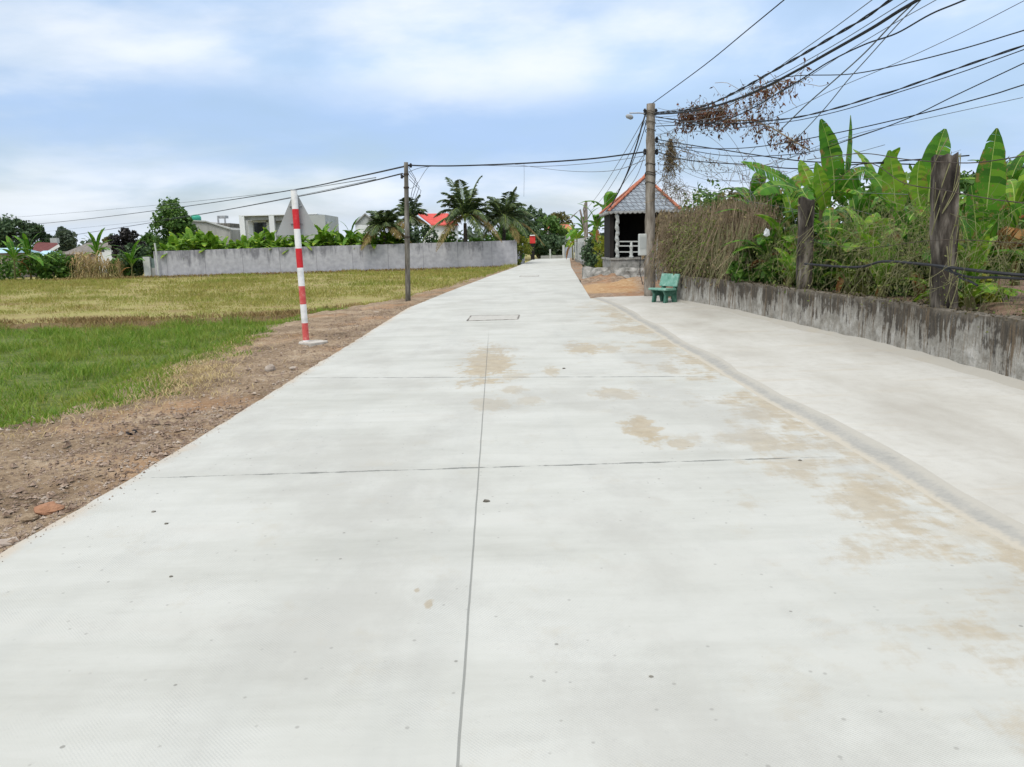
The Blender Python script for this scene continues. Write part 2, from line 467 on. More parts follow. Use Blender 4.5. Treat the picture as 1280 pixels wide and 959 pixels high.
MT['bush'] = mat_leaf('bush_leaf', [(.024, .07, .012), (.055, .14, .018), (.10, .21, .028), (.16, .27, .045)], .28)
MT['bush_yellow'] = mat_leaf('bush_leaf_yellow', [(.10, .17, .02), (.22, .26, .03), (.36, .33, .05)], .3)
MT['vine_brown'] = mat_leaf('dry_vine_brown', [(.09, .065, .04), (.17, .125, .075), (.25, .195, .115), (.19, .175, .065), (.31, .25, .155)], .15, .85, .1)
MT['vine_olive'] = mat_leaf('dry_vine_olive', [(.06, .085, .02), (.11, .14, .035), (.17, .18, .06), (.09, .16, .025), (.25, .24, .12)], .2, .8, .1)
MT['vine_red'] = mat_leaf('dead_vine_leaf', [(.05, .03, .022), (.10, .042, .026), (.16, .07, .04), (.07, .055, .045)], .15, .8, .1)
MT['vine_stem'] = mat_noise('vine_stem', [(.3, (.13, .095, .06)), (.5, (.20, .155, .10)), (.7, (.32, .25, .17))], 6, bump=0)
MT['vine_pale'] = mat_noise('vine_stem_pale', [(.3, (.11, .11, .05)), (.7, (.25, .24, .13))], 6, bump=0)
MT['corn'] = mat_leaf('dry_corn', [(.20, .13, .05), (.34, .24, .11), (.42, .33, .17), (.16, .17, .05)], .25, .8, .1)
MT['iron'] = mat_noise('iron_cover', [(.3, (.33, .325, .30)), (.7, (.44, .43, .40))], 8, bump=.006)
MT['iron_dark'] = mat_noise('iron_frame', [(.35, (.07, .065, .06)), (.5, (.2, .19, .17)), (.65, (.38, .36, .33))], 5, bump=.004)

# ================================================================ WORLD
w = bpy.data.worlds.new('World'); scene.world = w; w.use_nodes = True
nt = w.node_tree; E.nt = nt
for n in list(nt.nodes): nt.nodes.remove(n)
out = nt.nodes.new('ShaderNodeOutputWorld'); bg = nt.nodes.new('ShaderNodeBackground')
nt.links.new(bg.outputs[0], out.inputs[0]); bg.inputs[1].default_value = 0.10
SUN_EL, SUN_AZ = math.radians(58), math.radians(205)      # azimuth from north (+Y), clockwise
sky = nt.nodes.new('ShaderNodeTexSky'); sky.sky_type = 'NISHITA'; sky.sun_disc = False
sky.sun_elevation = SUN_EL; sky.sun_rotation = SUN_AZ; sky.altitude = 20; sky.air_density = 1.2; sky.dust_density = 2.5; sky.ozone_density = 1.5
tc = nt.nodes.new('ShaderNodeTexCoord'); D = tc.outputs['Generated']
dx, dy, dz = e_sep(D)
inv = 1.0 / (e_max(dz, 0.0) + 0.22)
plane = e_comb(dx * inv, dy * inv, 0.0)
# upper cloud field, soft
n1 = e_noise(e_map(plane, (1.0, 1.0, 1), (1.3, .4, 0)), 1.15, 7, .52, .25)
n2 = e_noise(e_map(plane, (1.0, 1.5, 1), (5.7, 2.1, 3)), .62, 5, .5)
n3 = e_noise(e_map(D, (1.6, 1.6, 6.0), (.35, 0, .1)), 2.3, 6, .55)
cover = e_step(n1 * .6 + n2 * .4, .36, .60)
bright = e_step(n1 * .65 + n3 * .35 - dx * .10, .40, .62)
# blue-grey bank of cloud lying along the horizon
bank = e_step(e_abs(dz - .135 - (n3 - .5) * .10 + dx * .03) * -1.0, -.085, -.015)
low = e_step(dz * -1.0, -.11, -.0)
dark_c, white_c, low_c = (4.5, 6.4, 9.6), (9.5, 10.1, 10.9), (8.2, 9.0, 10.2)
cl = e_mixc(bright, (5.9, 7.8, 10.7), white_c)
cl = e_mixc(bank * e_step(n2 * .6 + n3 * .4, .34, .54) * .95, cl, dark_c)
cl = e_mixc(low * .75, cl, low_c)
vs = nt.nodes.new('ShaderNodeVectorMath'); vs.operation = 'SCALE'; vs.inputs['Scale'].default_value = 1.6
nt.links.new(sky.outputs[0], vs.inputs[0])
base = e_mixc(e_max(cover * .55 + .4, low), vs.outputs[0], cl)
base = e_mixc(e_step(dz, .34, .75) * .8, base, (9.0, 8.9, 8.6))
# an overcast dome is brighter overhead than at the horizon
zb = e_step(dz, .32, .9) * .9 + 1.0
vs2 = nt.nodes.new('ShaderNodeVectorMath'); vs2.operation = 'SCALE'
nt.links.new(base, vs2.inputs[0]); nt.links.new((zb * .715).s, vs2.inputs['Scale'])
nt.links.new(vs2.outputs[0], bg.inputs[0])

sd = bpy.data.lights.new('sun', 'SUN'); sd.energy = 1.45; sd.angle = math.radians(22); sd.color = (1.0, .94, .86)
so = bpy.data.objects.new('sun', sd); col.objects.link(so)
sdir = Vector((math.sin(SUN_AZ) * math.cos(SUN_EL), math.cos(SUN_AZ) * math.cos(SUN_EL), math.sin(SUN_EL)))
so.rotation_euler = (-sdir).to_track_quat('-Z', 'Y').to_euler(); so.location = (0, 0, 30)

scene.view_settings.view_transform = 'Standard'; scene.view_settings.look = 'None'
scene.view_settings.exposure = 0.49; scene.view_settings.gamma = 1.0
scene.view_settings.use_curve_mapping = False
scene.render.engine = 'CYCLES'
scene.cycles.max_bounces = 6; scene.cycles.diffuse_bounces = 3; scene.cycles.transmission_bounces = 3
scene.cycles.use_denoising = True

# ================================================================ GROUND LAYOUT (plan curves)
ZF = -0.25                                                      # level of the field below the road


def plan(pix, z, back=None, fwd=None):
    P = [gp(x, y, z) for x, y in pix]
    P = [(p.x, p.y) for p in P]
    if back is not None:
        (x0, y0), (x1, y1) = P[0], P[1]
        P.insert(0, (x0 + (x1 - x0) / (y1 - y0) * (back - y0), back))
    if fwd is not None:
        (x0, y0), (x1, y1) = P[-2], P[-1]
        P.append((x1 + (x1 - x0) / (y1 - y0) * (fwd - y1), fwd))
    return P


def curve(P):
    ys = np.array([p[1] for p in P]); xs = np.array([p[0] for p in P])
    return lambda y: float(np.interp(y, ys, xs))


PL = plan([(0, 692), (165, 598), (370, 472), (510, 385), (565, 363), (610, 346), (640, 335.5), (665, 325)], 0, back=-7)
PR = plan([(1280, 690), (940, 490), (850, 435), (760, 380), (738, 373), (722, 347), (714, 334), (713, 328), (712, 322.5)], 0, back=-7)
xl, xr = curve(PL), curve(PR)
YEND = 88.0
apron_far = gp(745, 373).y
WALLPIX = [(1280, 489), (1160, 453), (1080, 432), (1000, 413), (920, 393), (843, 378)]
PW = plan(WALLPIX, 0, back=-5)
xw = curve(PW)
wall_end = PW[-1][1]

# ---- ground: one sheet to the horizon
mb = MB()
xsn = [-1500, -700, -350, -180] + list(np.arange(-110, 61, 5.0)) + [100, 180, 350, 700, 1500]
ysn = [-400, -150, -60] + list(np.arange(-20, 121, 5.0)) + [150, 200, 300, 500, 900, 1600, 2500]
mb.grid([[Vector((x, y, ZF - .03 + (fbm(x, y, 0, .13) * .05 if -110 < x < 60 and y < 120 else 0))) for x in xsn] for y in ysn])
o = mb.build('ground', MT['field'], smooth=True); tag(o, kind='structure')

# ---- road slab
joint_c = [gp(572, 959), gp(607, 470)]
j1 = [gp(165, 598), gp(980, 573)]
j2 = [gp(370, 472.5), gp(800, 471)]
m, b = new_mat('road_concrete', .8, .25)
P, g = e_pos(); X, Y, Z = e_sep(P)
n1 = e_noise(P, .55, 6, .6); n2 = e_noise(e_map(P, (.28, 1.7, 1)), 1.3, 7, .68); n3 = e_noise(P, 7, 6, .65); n4 = e_noise(P, 2.1, 6, .7)
c = e_ramp(n1 * .5 + n2 * .5, [(.34, (.34, .342, .312)), (.46, (.402, .406, .376)), (.56, (.443, .448, .42)), (.70, (.482, .486, .458))])
c = e_mixc(e_step(n2, .54, .72) * .35, c, (.355, .345, .31))
c = e_mixc(e_step(n4 * .6 + n3 * .4, .52, .68) * .25, c, (.33, .33, .31))
# streaky tyre-cleaned bands run along the road
tr = e_noise(e_map(P, (2.2, .12, 1)), 1.0, 4, .6)
c = e_mixc(e_step(tr, .5, .7) * .25, c, (.34, .35, .335))
# dried sand, blown into shape
stains = [(610, 453, 44, 33, 1.0), (640, 470, 30, 8, .6), (690, 463, 16, 8, .75), (730, 435, 36, 11, .9), (762, 436, 20, 7, .7), (805, 538, 34, 24, 1.0), (850, 555, 26, 9, .75),
          (612, 505, 34, 14, .62), (770, 492, 50, 10, .72), (640, 487, 24, 8, .6), (536, 756, 9, 8, .9), (521, 738, 7, 5, .85), (660, 500, 30, 8, .5)]
warp = (n4 - .5) * 1.6 + (n3 - .5) * 1.9 + (e_noise(e_map(P, (1, .35, 1)), 12, 5, .7) - .5) * 1.1
st = None
for px, py, rx, ry, s in stains:
    cpt = gp(px, py); ex = abs(gp(px + rx, py).x - cpt.x); ey = abs(gp(px, py - ry).y - gp(px, py + ry).y) / 2
    d2 = E.op('POWER', (X - cpt.x) / ex, 2.0) + E.op('POWER', (Y - cpt.y) / ey, 2.0)
    mk = e_step(1.0 - E.op('SQRT', d2) + warp * .9, .24 - .06 * s, .54) * s
    st = mk if st is None else e_max(st, mk)
# sand washed down along the gutter side
ga, gb = Vector(PR[1]), Vector(PR[4])
gs = (gb.x - ga.x) / (gb.y - ga.y)
dg = (X - ga.x) - (Y - ga.y) * gs                                 # 0 at gutter, negative on the road
fl = e_noise(e_map(P, (1.0, .42, 1), rot=(0, 0, -.55)), 1.9, 7, .68)
fl2 = e_noise(e_map(P, (.5, 1.5, 1)), 1.3, 5, .6)
near = e_step(dg, -2.3, -.1)
fl3 = e_noise(e_map(P, (.5, 1.2, 1), rot=(0, 0, -.5)), 9, 5, .7)
st2 = e_step(fl * .52 + fl2 * .30 + fl3 * .18 + (near - .5) * .17, .535, .61) * near * .9
st2 = e_max(st2, e_step(dg + (n4 - .5) * .5, -.5, -.05) * e_step(fl, .44, .58) * .65)
st = e_max(st, st2 * e_step(Y * -1.0, -23.0, -17.0))
c = e_mixc(st * (.62 + .6 * e_noise(e_map(P, (1, .6, 1)), 5, 6, .72)), c, e_ramp(n3, [(.3, (.285, .24, .17)), (.7, (.385, .335, .25))]))
# grime: broad grey smudges, tyre-dark bands and slab-to-slab tone
sm = e_noise(e_map(P, (.75, .5, 1), (4.2, 1.7, 0)), 1.0, 7, .66)
c = e_mixc(e_step(sm, .47, .63) * .42, c, (.315, .31, .285))
sm2 = e_noise(e_map(P, (1, .8, 1), (9.2, 5.7, 0)), 2.4, 6, .7)
c = e_mixc(e_step(sm2, .56, .70) * .28, c, (.36, .335, .275))
c = e_mixc(e_step(e_noise(P, 22, 5, .75), .56, .72) * .16, c, (.26, .26, .25))
# joints
sl = (joint_c[1].x - joint_c[0].x) / (joint_c[1].y - joint_c[0].y)
wob = (e_noise(e_map(P, (3, 3, 1)), 1, 3) - .5) * .012
jc = e_step(e_abs(X - joint_c[0].x - (Y - joint_c[0].y) * sl + wob * .5) * -1.0, -.0062, -.0028) * (e_step(Y, 2.0, 9.0) * .0 + 1.0) * e_step(Y * -1.0, -15.5, -11.0)
cut = e_noise(P, 5.0, 5, .7)
wob2 = (e_noise(e_map(P, (2.2, 2.2, 1)), 1, 6, .7) - .5) * .05


def trans(a, bb, wdt, amt):
    k = (bb.y - a.y) / (bb.x - a.x)
    d = e_abs(Y - a.y - (X - a.x) * k + wob2)
    return e_step(d - (cut - .5) * .05 * wdt * 20, -.001, wdt) , d
d1 = e_abs(Y - j1[0].y - (X - j1[0].x) * ((j1[1].y - j1[0].y) / (j1[1].x - j1[0].x)) + wob2)
jt = e_step((d1 - (cut - .5) * .075) * -1.0, -.016, -.004) * (e_step(cut, .30, .55) * .6 + .4)
d2_ = e_abs(Y - j2[0].y - (X - j2[0].x) * ((j2[1].y - j2[0].y) / (j2[1].x - j2[0].x)) + wob2)
jt2 = e_step((d2_ - (cut - .5) * .07) * -1.0, -.026, -.006) * e_step(cut, .30, .48) * .95
fr = E.op('FRACT', (Y - j1[0].y) / 3.95)
jt3 = e_step(e_abs(fr - .5) * 1.0, .492, .498) * .22 * e_step(Y, 11.0, 12.0)
jj = e_max(e_max(jc * .85, jt), e_max(jt2, jt3)) * e_step(dg * -1.0, .1, .6)
c = e_mixc(jj * .8, c, (.13, .135, .125))
# specks
vd, vc = e_voro(P, 5.5)
vr, vg, vb = e_sep(vc)
spk = e_step(vd * -1.0 + n3 * .05, -.03, -.005) * e_step(vr, .42, .46)
c = e_mixc(spk * .7, c, (.16, .155, .14))
vd3, vc3 = e_voro(P, 21.0)
v3r, _, _ = e_sep(vc3)
c = e_mixc(e_step(vd3 * -1.0 + n3 * .12, -.16, -.03) * e_step(v3r, .90, .93) * .5, c, (.2, .195, .18))
vd2, vc2 = e_voro(e_map(P, (1, 1.6, 1)), 1.15)
v2r, _, _ = e_sep(vc2)
c = e_mixc(e_step(vd2 * -1.0 + (n3 - .5) * .22, -.03, .03) * e_step(v2r, .66, .7) * .45, c, (.34, .335, .32))
# stamped anti-slip lattice
lat = E.op('SINE', X * 420.0) * E.op('SINE', Y * 420.0)
latm = e_step(n4 * .5 + n1 * .5, .44, .56)
c = e_mixc(e_step(lat, .25, .85) * latm * .10, c, (.30, .31, .30))
la, lb_ = Vector(PL[1]), Vector(PL[4])
dl = (X - la.x) - (Y - la.y) * ((lb_.x - la.x) / (lb_.y - la.y))
c = e_mixc(e_step(dl * -1.0 + (n4 - .5) * .5, -.16, .02) * .55, c, (.42, .33, .235))
set_col(b, c)
set_bump(b, n3 * .7 + n4 * .5 - jj * 1.2 + st * .25 + lat * latm * .25, .006, .5)
MT['road'] = m
mb = MB()
ys = sorted(set([p[1] for p in PL if p[1] < YEND] + [p[1] for p in PR if p[1] < YEND] + list(np.arange(-7, 2, 1.5)) + list(np.arange(2, 24, .14)) + list(np.arange(24, YEND, 1.5)) + [YEND]))
top = [[Vector((xl(y) + (xr(y) - xl(y)) * t, y, 0)) for t in (0, .25, .5, .75, 1)] for y in ys]
for i, y in enumerate(ys):                                         # slightly ragged cast edge
    if y < 40: top[i][0].x += fbm(0, y, 3, .9) * .02 + fbm(0, y, 5, 4.0) * .022
mb.grid(top)
mb.grid([[r[0] + Vector((-.015, 0, -.32)), r[0]] for r in top])
mb.grid([[r[-1], r[-1] + Vector((.0, 0, -.32))] for r in top])
mb.grid([[top[-1][k] for k in range(5)], [top[-1][k] + Vector((0, 0, -.3)) for k in range(5)]])
o = mb.build('road', MT['road']); tag(o, kind='structure')

# ---- gutter fillet and concrete apron
ay = [y for y in np.arange(-5, apron_far, .5)] + [apron_far]
gw = lambda y: .13 + .07 * math.sin(y * .8) ** 2 + .04 * fbm(1, y, 0, .7)
mb = MB(); mb2 = MB()
gl = []; al = []
for y in ay:
    x0 = xr(y) - .03 + .02 * fbm(3, y, 0, 1.3); wd = gw(y) + .06
    gl.append([Vector((x0, y, -.006)), Vector((x0 + wd * .2, y, .003)), Vector((x0 + wd * .55, y, .012)), Vector((x0 + wd, y, .033)), Vector((x0 + wd + .08, y, .026))])
    xa = x0 + wd - .02
    wx = xw(min(y, wall_end)) + .02 if y <= wall_end else xw(wall_end) + .02
    al.append([Vector((xa + (wx - xa) * t, y, .030 + .025 * t * t + (fbm(xa + (wx - xa) * t, y, 0, .5) * .008))) for t in np.linspace(0, 1, 9)])
    al[-1][0].z = .0; al[-1].insert(1, Vector((xa + .05, y, .031)))
mb.grid(gl); mb2.grid(al)
mb2.grid([[al[-1][k] for k in range(10)], [al[-1][k] + Vector((0, 0, -.35)) for k in range(10)]])
o = mb.build('gutter', MT['gutter'], smooth=True); tag(o, kind='structure')
o = mb2.build('concrete_apron', MT['apron'], smooth=True); tag(o, kind='structure')
# mortar fillet at the foot of the garden wall
mb = MB(); P_ = []
for y in np.arange(-5, wall_end, .3):
    x = xw(y); q = .10 + .09 * (fbm(5, y, 0, .8) + .5)
    P_.append([Vector((x - q - .03, y, .045)), Vector((x - q * .45, y, .074)), Vector((x + .02, y, .115 + .02 * fbm(2, y, 0, 2)))])
mb.grid(P_); o = mb.build('kerb_fillet', MT['gutter'], smooth=True); tag(o, kind='structure')

# ---- left dirt verge, draped
GRASS = plan([(0, 545), (60, 530), (115, 518), (160, 494), (195, 472), (240, 455), (290, 434), (330, 416), (375, 398), (430, 389), (500, 378), (560, 362), (600, 350), (638, 337)], -.2, back=-5)
xg = curve(GRASS)
mb = MB(); rows = []
yv = list(np.arange(-5, 16, .11)) + list(np.arange(16, 30, .3)) + list(np.arange(30, 66, 1.0))
NV = 30
for y in yv:
    x0 = xl(y); x1 = min(xg(y), x0 - .6) - .9
    row = []
    for k in range(NV + 1):
        t = k / NV; x = x0 - .004 + (x1 - x0) * t
        z = -.045 - .07 * t - .24 * max(0, (t - .62) / .38) ** 1.6
        z += (fbm(x, y, 0, 1.4, 4) * .045 + fbm(x, y, 7, 6, 3) * .028) * min(1, t * 7 + .25)
        row.append(Vector((x, y, min(z, -.012) if t < .03 else z)))
    rows.append(row)
mb.grid(rows); o = mb.build('dirt_verge', MT['soil'], smooth=True); tag(o, kind='structure')


def verge_z(x, y):
    x0 = xl(y); x1 = min(xg(y), x0 - .6) - .9
    t = min(max((x0 - x) / (x0 - x1), 0), 1)
    return -.045 - .07 * t - .24 * max(0, (t - .62) / .38) ** 1.6 + (fbm(x, y, 0, 1.4, 4) * .045 + fbm(x, y, 7, 6, 3) * .028) * min(1, t * 7 + .25)


# ---- right dirt verge with its heaps
mb = MB(); rows = []
heaps = [(gp(752, 360), 1.0, .10, 0), (gp(797, 357), 1.0, .34, 0), (gp(770, 352), 1.3, .3, 0), (gp(738, 352), 1.2, .12, 0)]
for y in list(np.arange(apron_far - .1, 40, .25)) + list(np.arange(40, 92, 1.5)):
    x0 = xr(y)
    row = []
    for k in range(41):
        t = k / 40; x = x0 + 9.0 * t ** 1.3
        z = -.05 + .03 * t + (fbm(x, y, 2, 1.3, 4) * .07 + fbm(x, y, 9, 5, 3) * .03) * min(1, t * 8)
        for h, r, a, _ in heaps:
            q = ((x - h.x) / r) ** 2 + ((y - h.y) / (r * 1.5)) ** 2
            z += a * math.exp(-q * 1.4) * (1 + .4 * fbm(x, y, 4, 3, 3))
        row.append(Vector((x, y, z)))
    rows.append(row)
mb.grid(rows)
m, b = new_mat('right_verge_soil', .95, .1)
P, g = e_pos(); X, Y, Z = e_sep(P)
n1 = e_noise(P, .6, 5, .6); n2 = e_noise(P, 6, 6, .65)
c = e_ramp(n2, [(.3, (.10, .07, .05)), (.5, (.24, .175, .125)), (.7, (.34, .27, .20))])
hc = gp(752, 360)
hm = e_step(E.op('POWER', (X - hc.x) / 1.35, 2.0) + E.op('POWER', (Y - hc.y) / 2.6, 2.0) + (n2 - .5) * 1.4, .5, 1.3)
c = e_mixc((1.0 - hm) * .95, c, e_ramp(n2, [(.3, (.29, .17, .085)), (.7, (.44, .31, .175))]))
c = e_mixc(e_step(n1, .5, .62) * .5, c, (.30, .15, .07))
set_col(b, c); set_bump(b, n2, .06, .9); MT['soil_right'] = m
o = mb.build('dirt_verge', MT['soil_right'], smooth=True); tag(o, kind='structure')

# ---- garden soil behind the low wall
mb = MB(); rows = []
for y in list(np.arange(-5, 40, .5)) + list(np.arange(40, 100, 4)):
    x0 = xw(min(y, wall_end)) + .12
    if y > wall_end + .3: x0 = at(856, 300, y).x
    rows.append([Vector((x0 + d, y, .52 + .16 * min(1, d) + fbm(x0 + d, y, 0, 1.1, 4) * .10)) for d in (0, .15, .4, .7, 1, 1.4, 1.9, 2.5, 3.2, 4, 5, 7, 10, 15, 25, 50)])
mb.grid(rows); o = mb.build('garden_soil', MT['garden_soil'], smooth=True); tag(o, kind='structure')

# ---- grass
def blades(x, y, z, h, wd, lean):
    n = len(x)
    a = nr.uniform(0, 2 * PI, n); la = nr.uniform(0, 2 * PI, n)
    s = np.stack([np.cos(a), np.sin(a), np.zeros(n)], 1) * (wd / 2)[:, None]
    L = np.stack([np.cos(la), np.sin(la), np.zeros(n)], 1) * (lean * h)[:, None]
    p0 = np.stack([x, y, z], 1)
    up = np.zeros((n, 3)); up[:, 2] = h
    mid = p0 + up * .5 + L * .3
    tip = p0 + up * np.sqrt(np.clip(1 - lean ** 2 * .5, .2, 1))[:, None] + L
    return np.stack([p0 - s * .6, mid - s, tip, mid + s], 1)


XG = np.vectorize(xg)
bund = plan([(0, 413), (100, 411), (200, 408), (300, 404), (380, 399), (440, 390)], ZF)
bx = np.array([p[0] for p in bund]); by = np.array([p[1] for p in bund])
BUND = lambda x: np.interp(x, bx, by)
N = 290000
x = nr.uniform(-24, 0, N); y = nr.uniform(3.0, 22, N)
edge = XG(y) + .28 + np.clip((14 - y) / 5, 0, 1) * .5 + np.array([fbm(0, q, 1, .55, 3) * .75 + fbm(p, q, 2, 2.2, 2) * .45 for p, q in zip(x, y)])
cl = np.array([fbm(p, q, 5, .45, 3) for p, q in zip(x, y)])
keep = (x < edge) & (y < BUND(x) - .25 + np.array([fbm(q, 4, 0, .7, 3) for q in x]) * .8) & (nr.uniform(0, 1, N) < np.clip(1.2 + cl * .9, .8, 1)) & (x > -3.0 - .78 * y)
x, y, cl = x[keep], y[keep], cl[keep]
d = np.clip((XG(y) - x) / 1.2, 0, 1)
h = nr.uniform(.07, .21, len(x)) * (.55 + .45 * d) * (1 + cl * .5)
z = np.maximum(ZF - .04, np.array([verge_z(p, q) - .012 if xg(q) - p < 1.3 else -9 for p, q in zip(x, y)]))
tuft = np.array([fbm(p, q, 45, 1.6, 3) for p, q in zip(x, y)])
tag(np_quads('green_grass', blades(x, y, z, h * np.clip(1.0 + 1.4 * tuft, .6, 2.0), nr.uniform(.008, .017, len(x)), nr.uniform(.2, .95, len(x))), MT['grass']), 'bright green grass carpeting the near corner of the field', 'grass', kind='stuff')
mb = MB(); rows = []
for yy in np.arange(2, 25, .5):
    rows.append([Vector((xx, min(yy, float(BUND(xx)) + .1), ZF + .012 + fbm(xx, yy, 0, 1.2) * .03)) for xx in [xg(yy) - .15 + fbm(0, yy, 1, .55, 3) * .55 - d for d in (0, .5, 1, 2, 3, 4.5, 6, 8, 11, 15, 20)]])
mb.grid(rows); o = mb.build('grass_plot', MT['green_ground'], smooth=True); tag(o, kind='structure')
# straw and dry litter along the edge of the verge
N = 9000
y = nr.uniform(4, 15, N); x = XG(y) + np.clip((14 - y) / 5, 0, 1) * .5 + nr.normal(.35, .32, N)
pxs = gp(215, 480, -.15)
wgt = np.exp(-((y - pxs.y) / 1.3) ** 2) * 1.0 + .16
k = (nr.uniform(0, 1, N) < wgt) & (x < np.vectorize(xl)(y) - .35)
x, y = x[k], y[k]
z = np.array([verge_z(a, b_) for a, b_ in zip(x, y)])
tag(np_quads('straw_litter', blades(x, y, z + .01, nr.uniform(.04, .14, len(x)), nr.uniform(.006, .012, len(x)), nr.uniform(.8, 1.4, len(x))), MT['straw']), 'pale dry straw lying between green grass and dirt verge', 'straw', kind='stuff')
# the brown weedy bund between the two plots
N = 30000
x = nr.uniform(-34, -2.0, N); y = BUND(x) + nr.normal(.6, .65, N) + np.array([fbm(q, 14, 0, .5, 3) for q in x]) * .7
cl = np.array([fbm(p, q, 15, .6, 3) for p, q in zip(x, y)])
k = (nr.uniform(0, 1, N) < .7 + cl) & (x < XG(y) - .1)
x, y, cl = x[k], y[k], cl[k]
z = ZF + .16 * np.exp(-((y - BUND(x) - .6) / .6) ** 2) - .04
tag(np_quads('bund_weeds', blades(x, y, z, nr.uniform(.07, .22, len(x)), nr.uniform(.014, .03, len(x)), nr.uniform(.3, 1.1, len(x))), MT['brown_grass']), 'brown dry weeds on the low bund between green and dry plots', 'weeds', kind='stuff')
mb = MB(); rows = []
for xx in np.arange(-40, -2, .4):
    yy = float(BUND(xx))
    rows.append([Vector((xx, yy + d, ZF - .06 + .16 * math.exp(-((d - .6) / .6) ** 2) + fbm(xx, yy + d, 0, 1.5) * .05)) for d in np.linspace(-1.0, 2.2, 9)])
mb.grid(rows); o = mb.build('field_bund', mat_noise('bund_soil', [(.3, (.10, .065, .03)), (.7, (.2, .145, .07))], 2, bump=.04), smooth=True); tag(o, kind='structure')
# dry stubble beyond
N = 210000
y = 17 + 47 * nr.uniform(0, 1, N) ** 1.35; x = nr.uniform(-1, 0, N) * (y * .80 + 6) + 2.5
cl = np.array([fbm(p, q, 25, .22, 3) for p, q in zip(x, y)]); cl2 = np.array([fbm(p, q, 35, 1.1, 2) for p, q in zip(x, y)])
k = (x < XG(y) + .15 + cl2 * .4) & (y > BUND(x) + 1.0) & (nr.uniform(0, 1, N) < np.clip(.55 + cl * .9 + cl2 * .5, .06, 1))
x, y, cl, cl2 = x[k], y[k], cl[k], cl2[k]
q = np.clip(y / 25, .8, 2.4)
h = nr.uniform(.04, .13, len(x)) * (1 + cl * .6) * np.clip(q, 1, 1.5)
tag(np_quads('dry_grass', blades(x, y, np.maximum(ZF - .03, np.array([verge_z(a_, b_) - .012 if xg(b_) - a_ < 1.3 else -9 for a_, b_ in zip(x, y)])), h * np.clip(1 + cl2 * 1.2, .4, 2), nr.uniform(.012, .025, len(x)) * q, nr.uniform(.3, 1.0, len(x))), MT['dry_grass']), 'dry yellowing grass covering the field up to the grey wall', 'grass', kind='stuff')
# low weeds at the foot of the long wall
N = 4500
wa, wb = gp(195, 347, ZF), gp(645, 334, ZF)
t = nr.uniform(-.25, 1, N); x = wa.x + (wb.x - wa.x) * t; y = wa.y + (wb.y - wa.y) * t - np.abs(nr.normal(0, .45, N)) - .1
tag(np_quads('wall_foot_weeds', blades(x, y, np.full(N, ZF - .03), nr.uniform(.08, .32, N), nr.uniform(.03, .07, N), nr.uniform(.3, 1, N)), MT['brown_grass']), 'ragged brown weeds along the foot of the long grey wall', 'weeds', kind='stuff')

# ---- gravel: small crumbs and clods on the verges (beyond counting)
V = []
def crumbs(n, fx, fy, zf, smin, smax):
    out = []
    for _ in range(n):
        y = fy(); x = fx(y); s = rnd.uniform(smin, smax) * (1 if rnd.random() < .9 else 1.9)
        c = Vector((x, y, zf(x, y) + s * .25)); a = rnd.uniform(0, PI)
        ax = [Vector((math.cos(a), math.sin(a), rnd.uniform(-.2, .2))) * s * rnd.uniform(.6, 1.2), Vector((-math.sin(a), math.cos(a), rnd.uniform(-.2, .2))) * s * rnd.uniform(.5, 1), Vector((0, 0, s * rnd.uniform(.4, .8)))]
        p = [c + ax[0], c + ax[1], c - ax[0], c - ax[1]]; t = c + ax[2]; t2 = c + ax[2] * .9 + ax[0] * .4
        for i in range(4): out.append([p[i], p[(i+1) % 4], t2, t])
    return out
V = crumbs(9000, lambda y: xl(y) - abs(rnd.gauss(0, .9)) - .03, lambda: rnd.uniform(2.2, 8) if rnd.random() < .55 else rnd.uniform(6, 22), verge_z, .006, .022)
V += crumbs(420, lambda y: xl(y) + abs(rnd.gauss(0, .05)), lambda: rnd.uniform(2.2, 14), lambda x, y: 0.0, .002, .007)
tag(np_quads('gravel', [[tuple(p) for p in q] for q in V], [mat_noise('crumb', [(.3, (.13, .085, .06)), (.5, (.27, .2, .15)), (.68, (.42, .36, .3))], 9, bump=0)]), 'brown crumbs and grit scattered on the dirt verge', 'gravel', kind='stuff')

# ================================================================ PLANT BUILDERS
def bez(p0, p1, p2, t):
    return p0 * (1-t)**2 + p1 * (2*t*(1-t)) + p2 * t*t


